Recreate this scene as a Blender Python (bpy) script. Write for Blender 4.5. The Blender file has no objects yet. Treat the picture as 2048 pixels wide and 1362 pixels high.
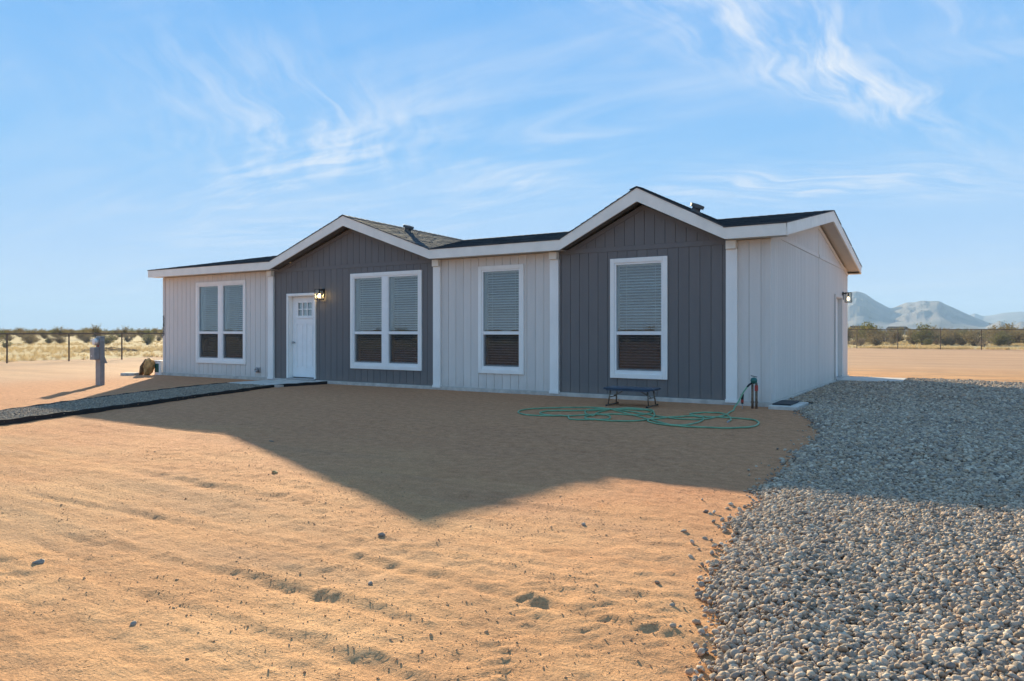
import bpy, math, random
import numpy as np
from mathutils import Vector, Matrix
random.seed(7); RNG = np.random.default_rng(11)
scene = bpy.context.scene
col = scene.collection
R = math.radians
# ------------------------------------------------------------------ camera
YAW = 0.5591
CAM = (2.928, -13.098, 1.30)
cd = bpy.data.cameras.new('camera'); cam = bpy.data.objects.new('camera', cd); col.objects.link(cam)
cam.location = CAM; cam.rotation_euler = (R(90), 0, YAW)
cd.sensor_width = 36.0; cd.lens = 1465.8/2048*36; cd.shift_y = -17.7/2048
cd.clip_start = 0.05; cd.clip_end = 80000
scene.camera = cam
# ------------------------------------------------------------------ light
SUN_DIR = Vector((-2.37, 2.18, 1.0)).normalized()          # towards the sun
SUN_EL = math.asin(SUN_DIR.z); SUN_AZ = math.atan2(SUN_DIR.x, SUN_DIR.y)
SUN_STRENGTH = 4.6; SKY_STRENGTH = 0.15; EXPOSURE = 1.40
world = bpy.data.worlds.new('World'); scene.world = world; world.use_nodes = True
wn = world.node_tree.nodes; wl = world.node_tree.links
wn.clear()
def W(t, **k):
    n = wn.new(t)
    for a, b in k.items(): setattr(n, a, b)
    return n
def wmath(op, a, b=None, c=None, clamp=False):
    n = W('ShaderNodeMath', operation=op, use_clamp=clamp)
    for i, v in enumerate((a, b, c)):
        if v is None: continue
        if isinstance(v, (int, float)): n.inputs[i].default_value = v
        else: wl.new(v, n.inputs[i])
    return n.outputs[0]
sky = W('ShaderNodeTexSky'); sky.sky_type = 'NISHITA'; sky.sun_disc = False
sky.sun_elevation = SUN_EL; sky.sun_rotation = SUN_AZ
sky.air_density = 1.0; sky.dust_density = 0.0; sky.ozone_density = 2.5; sky.altitude = 450
hs = W('ShaderNodeHueSaturation'); hs.inputs['Saturation'].default_value = 1.1; hs.inputs['Value'].default_value = 1.0
wl.new(sky.outputs[0], hs.inputs['Color'])
geo = W('ShaderNodeNewGeometry')
sep = W('ShaderNodeSeparateXYZ'); neg = W('ShaderNodeVectorMath', operation='SCALE'); neg.inputs['Scale'].default_value = -1.0
wl.new(geo.outputs['Incoming'], neg.inputs[0]); wl.new(neg.outputs[0], sep.inputs[0])
zc = wmath('ADD', wmath('MAXIMUM', sep.outputs[2], 0.0), 0.10)
px = wmath('DIVIDE', sep.outputs[0], zc); py = wmath('DIVIDE', sep.outputs[1], zc)
cmb = W('ShaderNodeCombineXYZ'); wl.new(px, cmb.inputs[0]); wl.new(py, cmb.inputs[1])
def cirrus(rot, scl, loc, nscale, detail, dist, lo, hi):
    mp = W('ShaderNodeMapping'); mp.inputs['Rotation'].default_value = (0, 0, rot)
    mp.inputs['Scale'].default_value = scl; mp.inputs['Location'].default_value = loc
    wl.new(cmb.outputs[0], mp.inputs[0])
    n = W('ShaderNodeTexNoise'); n.inputs['Scale'].default_value = nscale; n.inputs['Detail'].default_value = detail
    n.inputs['Roughness'].default_value = 0.58; n.inputs['Distortion'].default_value = dist
    wl.new(mp.outputs[0], n.inputs['Vector'])
    r = W('ShaderNodeMapRange'); r.interpolation_type = 'SMOOTHSTEP'
    r.inputs['From Min'].default_value = lo; r.inputs['From Max'].default_value = hi
    wl.new(n.outputs['Fac'], r.inputs['Value'])
    return r.outputs[0]
broad = cirrus(0.5, (0.35, 0.75, 1), (3.1, 1.7, 0), 1.0, 3, 0.6, 0.42, 0.74)
wisp = cirrus(0.95, (0.42, 1.9, 1), (8.4, 2.2, 0), 1.5, 4, 1.3, 0.40, 0.80)
fine = cirrus(0.25, (0.5, 1.4, 1), (1.2, 6.1, 0), 0.9, 4, 0.9, 0.42, 0.80)
cl = wmath('ADD', wmath('MULTIPLY', wmath('MULTIPLY', broad, wisp), 0.55), wmath('MULTIPLY', fine, 0.16))
# individual cirrus streaks, warped and frayed by noise
wn1 = W('ShaderNodeTexNoise'); wn1.inputs['Scale'].default_value = 1.7; wn1.inputs['Detail'].default_value = 2; wl.new(cmb.outputs[0], wn1.inputs['Vector'])
wv = W('ShaderNodeVectorMath', operation='SUBTRACT'); wl.new(wn1.outputs['Color'], wv.inputs[0]); wv.inputs[1].default_value = (.5, .5, .5)
ws = W('ShaderNodeVectorMath', operation='SCALE'); ws.inputs['Scale'].default_value = .34; wl.new(wv.outputs[0], ws.inputs[0])
wp = W('ShaderNodeVectorMath', operation='ADD'); wl.new(cmb.outputs[0], wp.inputs[0]); wl.new(ws.outputs[0], wp.inputs[1])
def streak(x0, y0, x1, y1, width, strength):
    mp = W('ShaderNodeMapping'); mp.vector_type = 'TEXTURE'
    ln = math.hypot(x1-x0, y1-y0)/2; an = math.atan2(y1-y0, x1-x0)
    mp.inputs['Location'].default_value = ((x0+x1)/2, (y0+y1)/2, 0); mp.inputs['Rotation'].default_value = (0, 0, an); mp.inputs['Scale'].default_value = (ln, width, 1)
    wl.new(wp.outputs[0], mp.inputs[0])
    dt = W('ShaderNodeVectorMath', operation='DOT_PRODUCT'); wl.new(mp.outputs[0], dt.inputs[0]); wl.new(mp.outputs[0], dt.inputs[1])
    g = wmath('POWER', 2.718, wmath('MULTIPLY', dt.outputs['Value'], -1.0))
    m2 = W('ShaderNodeMapping'); m2.vector_type = 'TEXTURE'; m2.inputs['Rotation'].default_value = (0, 0, an+.25); m2.inputs['Scale'].default_value = (1.0, .22, 1); wl.new(wp.outputs[0], m2.inputs[0])
    n = W('ShaderNodeTexNoise'); n.inputs['Scale'].default_value = 2.2; n.inputs['Detail'].default_value = 4.5; n.inputs['Roughness'].default_value = .62; n.inputs['Distortion'].default_value = .35; wl.new(m2.outputs[0], n.inputs['Vector'])
    r = W('ShaderNodeMapRange'); r.interpolation_type = 'SMOOTHSTEP'; r.inputs['From Min'].default_value = .36; r.inputs['From Max'].default_value = .72; wl.new(n.outputs['Fac'], r.inputs['Value'])
    return wmath('MULTIPLY', wmath('MULTIPLY', g, r.outputs[0]), strength)
for st in ((-.66, 1.5, -.06, 3.0, .17, 1.15), (-.1, 1.9, .25, 2.4, .20, .45), (-1.75, 1.3, -2.3, 2.4, .45, .62), (-3.4, 2.35, -1.6, 2.0, .24, .70), (-2.45, 3.05, -1.3, 2.6, .16, .60), (-1.4, 3.15, .3, 3.75, .28, .80), (-4.2, 2.6, -2.6, 3.0, .40, .55)):
    cl = wmath('ADD', cl, streak(*st))
cl = wmath('MULTIPLY', cl, 0.9, clamp=True)
# clear-air gradient by elevation, the same all round, evening out the Nishita sky
gr = W('ShaderNodeValToRGB'); ge = gr.color_ramp.elements
K = 1.03/(SKY_STRENGTH*2**EXPOSURE)
stops = [(0.0, (.56,.71,.90)), (.10, (.42,.63,.92)), (.22, (.265,.55,.92)), (.41, (.165,.455,.90)), (1.0, (.21,.48,.90))]
while len(ge) < len(stops): ge.new(.5)
for e_, (p_, c_) in zip(ge, stops): e_.position = p_; e_.color = (*c_, 1)
wl.new(wmath('MAXIMUM', sep.outputs[2], 0.0), gr.inputs[0])
grs = W('ShaderNodeVectorMath', operation='SCALE'); grs.inputs['Scale'].default_value = K; wl.new(gr.outputs[0], grs.inputs[0])
skm = W('ShaderNodeMixRGB'); skm.inputs[0].default_value = .99; wl.new(hs.outputs[0], skm.inputs[1]); wl.new(grs.outputs[0], skm.inputs[2])
mixc = W('ShaderNodeMixRGB'); wl.new(cl, mixc.inputs[0]); wl.new(skm.outputs[0], mixc.inputs[1])
mixc.inputs[2].default_value = (.80*K, .86*K, .95*K, 1)
bg = W('ShaderNodeBackground'); wl.new(mixc.outputs[0], bg.inputs[0]); bg.inputs[1].default_value = SKY_STRENGTH
wo = W('ShaderNodeOutputWorld'); wl.new(bg.outputs[0], wo.inputs[0])
sd = bpy.data.lights.new('sun', 'SUN'); sd.energy = SUN_STRENGTH; sd.angle = R(0.6); sd.color = (1.0, 0.86, 0.58)
so = bpy.data.objects.new('sun', sd); col.objects.link(so); so.location = (-60, 55, 30)
so.rotation_euler = SUN_DIR.to_track_quat('Z', 'Y').to_euler()
scene.view_settings.view_transform = 'Standard'; scene.view_settings.look = 'None'
scene.view_settings.gamma = 1.0; scene.view_settings.use_curve_mapping = False
scene.view_settings.exposure = EXPOSURE
scene.render.engine = 'CYCLES'
scene.cycles.max_bounces = 7; scene.cycles.diffuse_bounces = 3; scene.cycles.glossy_bounces = 3; scene.cycles.transparent_max_bounces = 12; scene.cycles.volume_bounces = 0

# ------------------------------------------------------------------ helpers
class MB:
    def __init__(s): s.v = []; s.f = []
    def add(s, vs, fs):
        o = len(s.v); s.v += [tuple(p) for p in vs]; s.f += [tuple(i+o for i in f) for f in fs]; return s
    def box(s, x0, x1, y0, y1, z0, z1):
        return s.add([(x0,y0,z0),(x1,y0,z0),(x1,y1,z0),(x0,y1,z0),(x0,y0,z1),(x1,y0,z1),(x1,y1,z1),(x0,y1,z1)],
                     [(0,3,2,1),(4,5,6,7),(0,1,5,4),(1,2,6,5),(2,3,7,6),(3,0,4,7)])
    def hexa(s, b, t):            # two rings of four points (bottom, top)
        return s.add(list(b)+list(t), [(0,3,2,1),(4,5,6,7),(0,1,5,4),(1,2,6,5),(2,3,7,6),(3,0,4,7)])
    def prism(s, ring, off):      # polygon extruded by a vector
        n = len(ring); o = Vector(off)
        vs = [Vector(p) for p in ring]; vs += [p+o for p in vs]
        fs = [tuple(range(n))[::-1], tuple(range(n, 2*n))] + [(i, (i+1)%n, n+(i+1)%n, n+i) for i in range(n)]
        return s.add(vs, fs)
    def tube(s, pts, rad, n=8, closed=False, caps=True):
        pts = [Vector(p) for p in pts]; m = len(pts)
        rads = rad if isinstance(rad, (list, tuple)) else [rad]*m
        rings = []; up = Vector((0,0,1))
        for i, p in enumerate(pts):
            a = pts[(i-1)%m] if (closed or i > 0) else p; b = pts[(i+1)%m] if (closed or i < m-1) else p
            t = (b-a)
            t = t.normalized() if t.length > 1e-9 else Vector((0,0,1))
            q = up - t*up.dot(t)
            if q.length < 0.05: q = Vector((1,0,0)) - t*t.x
            q.normalize(); w = t.cross(q)
            rings.append([p + (q*math.cos(2*math.pi*k/n) + w*math.sin(2*math.pi*k/n))*rads[i] for k in range(n)])
        vs = [p for r in rings for p in r]; fs = []
        for i in range(m if closed else m-1):
            j = (i+1) % m
            for k in range(n): fs.append((i*n+k, i*n+(k+1)%n, j*n+(k+1)%n, j*n+k))
        if caps and not closed: fs += [tuple(range(n))[::-1], tuple(range((m-1)*n, m*n))]
        return s.add(vs, fs)
    def lathe(s, prof, n=20, M=None):    # (r, z) profile about z
        vs = []; fs = []
        for r, z in prof:
            for k in range(n): vs.append(Vector((r*math.cos(2*math.pi*k/n), r*math.sin(2*math.pi*k/n), z)))
        for i in range(len(prof)-1):
            for k in range(n): fs.append((i*n+k, i*n+(k+1)%n, (i+1)*n+(k+1)%n, (i+1)*n+k))
        fs += [tuple(range(n))[::-1], tuple(range((len(prof)-1)*n, len(prof)*n))]
        if M is not None: vs = [M @ p for p in vs]
        return s.add(vs, fs)
    def mesh(s, name, smooth=False):
        me = bpy.data.meshes.new(name); me.from_pydata([tuple(p) for p in s.v], [], s.f); me.update()
        if smooth:
            for p in me.polygons: p.use_smooth = True
        return me
    def build(s, name, m=None, parent=None, smooth=False, bevel=0.0, loc=None):
        o = bpy.data.objects.new(name, s.mesh(name, smooth)); col.objects.link(o)
        if m is not None: o.data.materials.append(m)
        if parent is not None: o.parent = parent
        if loc is not None: o.location = loc
        if bevel > 0:
            b = o.modifiers.new('bevel', 'BEVEL'); b.width = bevel; b.segments = 2; b.limit_method = 'ANGLE'
        return o
def empty(name, loc=(0,0,0), rz=0, parent=None):
    o = bpy.data.objects.new(name, None); col.objects.link(o); o.location = loc; o.rotation_euler = (0,0,rz)
    o.empty_display_size = 0.2
    if parent: o.parent = parent
    return o
def tag(o, label, cat, group=None, kind=None):
    o['label'] = label; o['category'] = cat
    if group: o['group'] = group
    if kind: o['kind'] = kind
    return o

# ---- numpy value noise
def _h(ix, iy, seed):
    n = (ix.astype(np.int64)*374761393 + iy.astype(np.int64)*668265263 + seed*1442695041) & 0xffffffff
    n = ((n ^ (n >> 13)) * 1274126177) & 0xffffffff
    return ((n ^ (n >> 16)) & 0xffff) / 65535.0
def vnoise(x, y, seed=0):
    ix = np.floor(x); iy = np.floor(y); fx = x-ix; fy = y-iy
    fx = fx*fx*fx*(fx*(fx*6-15)+10); fy = fy*fy*fy*(fy*(fy*6-15)+10)
    a = _h(ix, iy, seed); b = _h(ix+1, iy, seed); c = _h(ix, iy+1, seed); d = _h(ix+1, iy+1, seed)
    return (a*(1-fx)+b*fx)*(1-fy) + (c*(1-fx)+d*fx)*fy - 0.5
def fbm(x, y, oct=4, seed=0, gain=.5):
    s = 0; a = 1
    for i in range(oct): s = s + a*vnoise(x*2**i+17*i, y*2**i-9*i, seed+i); a *= gain
    return s

# ---- materials
def newmat(name):
    m = bpy.data.materials.new(name); m.use_nodes = True
    nt = m.node_tree; b = nt.nodes['Principled BSDF']
    return m, nt, nt.nodes, nt.links, b
def objcoord(N, L, scale=(1,1,1)):
    tc = N.new('ShaderNodeTexCoord'); mp = N.new('ShaderNodeMapping'); mp.inputs['Scale'].default_value = scale
    L.new(tc.outputs['Object'], mp.inputs[0]); return mp.outputs[0]
def wpos(N, L, scale=(1,1,1)):
    g = N.new('ShaderNodeNewGeometry'); mp = N.new('ShaderNodeMapping'); mp.inputs['Scale'].default_value = scale
    L.new(g.outputs['Position'], mp.inputs[0]); return mp.outputs[0]
def noise(N, L, vec, scale, detail=4, rough=.55, dist=0):
    n = N.new('ShaderNodeTexNoise'); n.inputs['Scale'].default_value = scale; n.inputs['Detail'].default_value = detail
    n.inputs['Roughness'].default_value = rough; n.inputs['Distortion'].default_value = dist
    L.new(vec, n.inputs['Vector']); return n.outputs['Fac']
def ramp(N, L, fac, stops):
    r = N.new('ShaderNodeValToRGB'); e = r.color_ramp.elements
    while len(e) < len(stops): e.new(.5)
    for i, (p, c) in enumerate(stops): e[i].position = p; e[i].color = (*c, 1)
    L.new(fac, r.inputs[0]); return r.outputs[0]
def maprange(N, L, v, a, b, c=0, d=1, smooth=True):
    r = N.new('ShaderNodeMapRange'); r.interpolation_type = 'SMOOTHSTEP' if smooth else 'LINEAR'
    for k, x in zip(('From Min','From Max','To Min','To Max'), (a,b,c,d)): r.inputs[k].default_value = x
    L.new(v, r.inputs['Value']); return r.outputs[0]
def mixrgb(N, L, fac, a, b, mode='MIX'):
    n = N.new('ShaderNodeMixRGB'); n.blend_type = mode
    for i, v in enumerate((fac, a, b)):
        if isinstance(v, (int, float)): n.inputs[i].default_value = v
        elif isinstance(v, tuple): n.inputs[i].default_value = (*v, 1)
        else: L.new(v, n.inputs[i])
    return n.outputs[0]
def math_(N, L, op, a, b=None):
    n = N.new('ShaderNodeMath'); n.operation = op
    for i, v in enumerate((a, b)):
        if v is None: continue
        if isinstance(v, (int, float)): n.inputs[i].default_value = v
        else: L.new(v, n.inputs[i])
    return n.outputs[0]
def bump(N, L, b, h, strength=.3, dist=.01, prev=None):
    n = N.new('ShaderNodeBump'); n.inputs['Strength'].default_value = strength; n.inputs['Distance'].default_value = dist
    L.new(h, n.inputs['Height'])
    if prev is not None: L.new(prev, n.inputs['Normal'])
    if b is not None: L.new(n.outputs[0], b.inputs['Normal'])
    return n.outputs[0]
def simple(name, c, rough=.6, metal=0, var=.12, nscale=6, bstr=.15, bscale=60, bdist=.003, stretch=(1,1,1), spec=.5, world=False):
    m, nt, N, L, b = newmat(name)
    v = wpos(N, L, stretch) if world else objcoord(N, L, stretch)
    f = noise(N, L, v, nscale, 5)
    lo = tuple(x*(1-var) for x in c); hi = tuple(min(1, x*(1+var)) for x in c)
    L.new(ramp(N, L, f, [(.3, lo), (.7, hi)]), b.inputs['Base Color'])
    b.inputs['Roughness'].default_value = rough; b.inputs['Metallic'].default_value = metal
    b.inputs['Specular IOR Level'].default_value = spec
    if bstr > 0: bump(N, L, b, noise(N, L, v, bscale, 4), bstr, bdist)
    return m
def siding(name, c):
    m, nt, N, L, b = newmat(name)
    v = wpos(N, L, (1, 1, .16)); f = noise(N, L, v, 9, 5)
    oi = N.new('ShaderNodeObjectInfo')
    k = math_(N, L, 'ADD', math_(N, L, 'MULTIPLY', f, .16), math_(N, L, 'MULTIPLY', oi.outputs['Random'], .07))
    base = mixrgb(N, L, 1.0, c, maprange(N, L, k, 0, .25, .86, 1.10, False), 'MULTIPLY')
    # dust splashed up the foot of the wall
    g = N.new('ShaderNodeNewGeometry'); sp = N.new('ShaderNodeSeparateXYZ'); L.new(g.outputs['Position'], sp.inputs[0])
    d = maprange(N, L, math_(N, L, 'ADD', sp.outputs[2], math_(N, L, 'MULTIPLY', noise(N, L, wpos(N, L), 5, 5), .5)), .22, .62, .22, 0)
    base = mixrgb(N, L, d, base, (.36, .27, .2))
    L.new(base, b.inputs['Base Color']); b.inputs['Roughness'].default_value = .62
    grain = noise(N, L, wpos(N, L, (1, 1, .07)), 130, 5, .6)
    blot = noise(N, L, wpos(N, L, (1, 1, .5)), 34, 4, .6)
    p = bump(N, L, None, grain, .35, .004); bump(N, L, b, blot, .45, .006, p)
    return m
M = {}
M['light'] = siding('siding_light_grey', (.74, .675, .61))
M['dark'] = siding('siding_charcoal', (.165, .150, .143))
M['white'] = simple('white_trim_paint', (.92, .875, .81), .5, var=.05, nscale=4, bstr=.25, bscale=40, bdist=.003, stretch=(1,1,.4), world=True)
M['fascia'] = simple('fascia_paint', (.88, .82, .72), .55, var=.06, nscale=3, bstr=.3, bscale=30, bdist=.003, world=True)
M['soffit'] = simple('soffit_paint', (.62, .58, .53), .7, var=.05, world=True)
M['vinyl'] = simple('white_vinyl', (.90, .87, .83), .35, var=.03, bstr=0)
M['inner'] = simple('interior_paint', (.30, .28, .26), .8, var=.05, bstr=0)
M['door'] = simple('door_paint', (.92, .89, .85), .4, var=.03, bstr=.08, bscale=90, bdist=.002)
M['blind'] = simple('blind_slats', (.82, .80, .76), .5, var=.06, bstr=0)
M['conc'] = simple('concrete', (.56, .49, .42), .85, var=.2, nscale=7, bstr=.5, bscale=70, bdist=.006, world=True)
M['black'] = simple('black_metal', (.014, .014, .015), .4, var=.2, bstr=.1)
M['edging'] = simple('black_edging_plastic', (.013, .013, .014), .55, var=.3, bstr=.3, bscale=12, bdist=.01)
M['post'] = simple('fence_steel', (.11, .085, .07), .55, metal=.4, var=.25, nscale=9, bstr=.1)
M['galv'] = simple('galvanised_steel', (.40, .40, .40), .45, metal=.75, var=.2, nscale=12, bstr=.1)
M['ventgrey'] = simple('vent_enamel', (.13, .125, .12), .6, var=.15, nscale=8, bstr=.1)
M['meterpaint'] = simple('grey_enamel', (.27, .265, .25), .45, var=.12, nscale=8, bstr=.1)
M['pipe'] = simple('rusty_pipe', (.21, .14, .09), .65, metal=.3, var=.4, nscale=30, bstr=.3)
M['teal'] = simple('teal_plastic', (.02, .13, .11), .45, var=.2, bstr=.1)
M['red'] = simple('red_paint', (.42, .045, .03), .45, var=.25, bstr=.1)
M['hose'] = simple('green_rubber_hose', (.17, .33, .18), .45, var=.22, nscale=7, bstr=.1)
M['navy'] = simple('navy_plastic', (.040, .058, .088), .42, var=.2, nscale=9, bstr=.3, bscale=50)
M['bronze'] = simple('bronze_tube', (.20, .16, .12), .4, metal=.7, var=.2, bstr=0)
M['rubber'] = simple('black_rubber', (.02, .02, .022), .7, var=.25, bstr=.4, bscale=120)
M['digit'] = simple('black_numerals', (.02, .02, .02), .4, bstr=0)
def glass(name, tint=(.80,.86,.88), refl=.12):
    m, nt, N, L, b = newmat(name); N.remove(b)
    t = N.new('ShaderNodeBsdfTransparent'); t.inputs[0].default_value = (*tint, 1)
    g = N.new('ShaderNodeBsdfGlossy'); g.inputs['Roughness'].default_value = .008
    fr = N.new('ShaderNodeFresnel'); fr.inputs[0].default_value = 1.5
    gb = N.new('ShaderNodeNewGeometry')
    k = math_(N, L, 'MULTIPLY', math_(N, L, 'ADD', math_(N, L, 'MULTIPLY', fr.outputs[0], 1.5), refl), math_(N, L, 'SUBTRACT', 1.0, gb.outputs['Backfacing']))
    nz = noise(N, L, objcoord(N, L), 1.6, 2); bn = bump(N, L, None, nz, .05, .02); L.new(bn, g.inputs['Normal'])
    mx = N.new('ShaderNodeMixShader'); L.new(k, mx.inputs[0]); L.new(t.outputs[0], mx.inputs[1]); L.new(g.outputs[0], mx.inputs[2])
    L.new(mx.outputs[0], N['Material Output'].inputs[0]); return m
M['glass'] = glass('window_glass'); M['lampglass'] = glass('lantern_glass', (.97,.96,.93), .02)
def screenmat():
    m, nt, N, L, b = newmat('insect_screen')
    b.inputs['Base Color'].default_value = (.035, .035, .036, 1); b.inputs['Roughness'].default_value = .7
    t = N.new('ShaderNodeBsdfTransparent'); mx = N.new('ShaderNodeMixShader'); mx.inputs[0].default_value = .33
    L.new(t.outputs[0], mx.inputs[1]); L.new(b.outputs[0], mx.inputs[2]); L.new(mx.outputs[0], N['Material Output'].inputs[0]); return m
M['screen'] = screenmat()
def emis(name, c, s):
    m, nt, N, L, b = newmat(name); b.inputs['Base Color'].default_value = (*c, 1)
    b.inputs['Emission Color'].default_value = (*c, 1); b.inputs['Emission Strength'].default_value = s; return m
M['bulb'] = emis('lit_bulb', (1.0, .72, .34), 14); M['bulb_dim'] = emis('dim_bulb', (1.0, .80, .52), 1.6)
def shingle_mat():
    m, nt, N, L, b = newmat('asphalt_shingles')
    a = N.new('ShaderNodeAttribute'); a.attribute_name = 'rnd'
    c = ramp(N, L, a.outputs['Fac'], [(0, (.024,.032,.040)), (.35, (.042,.054,.064)), (.6, (.066,.070,.072)), (.8, (.052,.066,.076)), (1, (.10,.104,.106))])
    g = noise(N, L, wpos(N, L), 180, 3)
    L.new(mixrgb(N, L, 1, c, maprange(N, L, g, .2, .8, .6, 1.4, False), 'MULTIPLY'), b.inputs['Base Color'])
    b.inputs['Roughness'].default_value = .9; bump(N, L, b, g, .5, .004); return m
M['shingle'] = shingle_mat()
def ground_mat():
    m, nt, N, L, b = newmat('desert_soil')
    P = wpos(N, L); g = N.new('ShaderNodeNewGeometry'); sp = N.new('ShaderNodeSeparateXYZ'); L.new(g.outputs['Position'], sp.inputs[0])
    X, Y = sp.outputs[0], sp.outputs[1]
    n1 = noise(N, L, P, .55, 6, .6); nst = noise(N, L, wpos(N, L, (.22, 1.25, 1)), 2.0, 7, .66, .4)
    n3 = noise(N, L, P, 9, 5, .65); nf = noise(N, L, P, 70, 4, .7)
    sand = ramp(N, L, nst, [(.25, (0.540,0.262,0.116)), (.47, (0.670,0.346,0.157)), (.62, (0.734,0.396,0.185)), (.8, (0.799,0.455,0.219))])
    brown = ramp(N, L, n3, [(.3, (0.454,0.210,0.095)), (.7, (0.616,0.307,0.138))])
    c = mixrgb(N, L, maprange(N, L, n1, .42, .62, 0, .75), sand, brown)
    rough_shade = noise(N, L, wpos(N, L, (.16, .85, 1)), 1.3, 6, .62, .5)  # streak mask for brown that paints in the shading of rough soil
    c = mixrgb(N, L, maprange(N, L, rough_shade, .47, .64, 0, .68), c, ramp(N, L, n3, [(.3, (.33,.185,.10)), (.7, (.50,.29,.16))]))
    # reddish disturbed soil along the foot of the house and beside the path, widened to paint warmer shade into the house shadow
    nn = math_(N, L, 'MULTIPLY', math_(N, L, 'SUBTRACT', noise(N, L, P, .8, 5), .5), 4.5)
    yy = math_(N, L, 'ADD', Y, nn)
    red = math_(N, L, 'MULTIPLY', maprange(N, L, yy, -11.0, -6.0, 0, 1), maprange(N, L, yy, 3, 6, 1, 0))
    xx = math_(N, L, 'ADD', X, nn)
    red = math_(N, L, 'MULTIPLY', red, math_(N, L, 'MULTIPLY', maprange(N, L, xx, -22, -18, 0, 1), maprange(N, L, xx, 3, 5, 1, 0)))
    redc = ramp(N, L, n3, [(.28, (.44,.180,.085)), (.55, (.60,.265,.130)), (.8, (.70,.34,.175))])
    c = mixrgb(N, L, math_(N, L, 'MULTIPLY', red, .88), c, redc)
    # dry straw-coloured land outside the fences
    wob = math_(N, L, 'MULTIPLY', math_(N, L, 'SUBTRACT', noise(N, L, P, .12, 5), .5), 6)
    outer = math_(N, L, 'MAXIMUM', maprange(N, L, math_(N, L, 'ADD', math_(N, L, 'MULTIPLY', X, -1), wob), 31.5, 33.5, 0, 1),
                  maprange(N, L, math_(N, L, 'ADD', Y, wob), 50.5, 52, 0, 1))
    straw = ramp(N, L, noise(N, L, wpos(N, L, (1, 1, 1)), .22, 8, .7), [(.3, (.34,.25,.16)), (.46, (.56,.40,.19)), (.7, (.68,.50,.25))])
    c = mixrgb(N, L, outer, c, straw)
    lot = math_(N, L, 'MULTIPLY', math_(N, L, 'MAXIMUM', maprange(N, L, math_(N, L, 'ADD', Y, wob), 10, 20, 0, 1), maprange(N, L, math_(N, L, 'ADD', math_(N, L, 'MULTIPLY', X, -1), wob), 15, 20, 0, 1)), math_(N, L, 'SUBTRACT', 1.0, outer))
    lotc = ramp(N, L, noise(N, L, wpos(N, L, (.05, .5, 1)), 1.1, 6, .65), [(.3, (.44,.255,.155)), (.55, (.56,.345,.215)), (.75, (.63,.40,.26))])
    c = mixrgb(N, L, math_(N, L, 'MULTIPLY', lot, .75), c, lotc)
    c = mixrgb(N, L, 1.0, c, maprange(N, L, nf, .25, .75, .62, 1.28, False), 'MULTIPLY')
    vor = N.new('ShaderNodeTexVoronoi'); vor.inputs['Scale'].default_value = 42; L.new(P, vor.inputs['Vector'])
    crumb = maprange(N, L, vor.outputs['Distance'], .10, .26, 1, 0)
    keep = maprange(N, L, noise(N, L, P, 3.0, 5, .7), .50, .64, 0, 1)
    cr = math_(N, L, 'MULTIPLY', crumb, keep)
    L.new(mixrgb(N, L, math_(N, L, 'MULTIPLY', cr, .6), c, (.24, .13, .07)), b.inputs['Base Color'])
    b.inputs['Roughness'].default_value = .95; b.inputs['Specular IOR Level'].default_value = .15
    p = bump(N, L, None, nf, .8, .016); p = bump(N, L, None, n3, .35, .03, p)
    fine = noise(N, L, wpos(N, L, (.35, 1.2, 1)), 26, 5, .7)
    p = bump(N, L, None, fine, .7, .018, p); bump(N, L, b, cr, .9, .014, p)
    return m
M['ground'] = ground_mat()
def pebble_mat(name, cols, sp=.12):
    m, nt, N, L, b = newmat(name); oi = N.new('ShaderNodeObjectInfo')
    k = len(cols); c = ramp(N, L, oi.outputs['Random'], [(i/(k-1), x) for i, x in enumerate(cols)])
    n = noise(N, L, objcoord(N, L), 2.2, 5)
    L.new(mixrgb(N, L, 1, c, maprange(N, L, n, .25, .75, .72, 1.2, False), 'MULTIPLY'), b.inputs['Base Color'])
    b.inputs['Roughness'].default_value = .9; b.inputs['Specular IOR Level'].default_value = sp
    bump(N, L, b, noise(N, L, objcoord(N, L), 9, 4), .2, .05); return m
GREYS = [(.29,.215,.15), (.42,.30,.205), (.54,.395,.27), (.30,.25,.20), (.50,.32,.205), (.62,.475,.345), (.19,.155,.125), (.42,.325,.245), (.70,.55,.40), (.36,.24,.16), (.25,.21,.18), (.47,.36,.27)]
M['pebble'] = pebble_mat('river_pebbles', GREYS)
M['chip'] = pebble_mat('path_gravel', [tuple(x*.8 for x in c) for c in GREYS])
M['clod'] = pebble_mat('soil_clods', [(.50,.27,.14), (.58,.33,.18), (.42,.23,.125), (.62,.37,.20), (.34,.19,.11)], .15)
M['gravelbed'] = simple('gravel_bed', (.15, .135, .125), .95, var=.5, nscale=60, bstr=.9, bscale=40, bdist=.02, world=True)
M['stone'] = simple('grey_stone', (.33, .25, .19), .8, var=.35, nscale=12, bstr=.5, bscale=25, bdist=.02)
M['wood'] = simple('weathered_wood', (.19, .13, .085), .85, var=.4, nscale=14, bstr=.5, bscale=40)
M['rocktan'] = simple('tan_rock', (.52, .30, .11), .8, var=.5, nscale=9, bstr=.7, bscale=14, bdist=.03)
M['rockdark'] = simple('brown_rock', (.17, .105, .055), .85, var=.55, nscale=11, bstr=.8, bscale=16, bdist=.03)
M['stem'] = simple('scrub_stems', (.17, .13, .095), .9, var=.3, nscale=5, bstr=.2)
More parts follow.
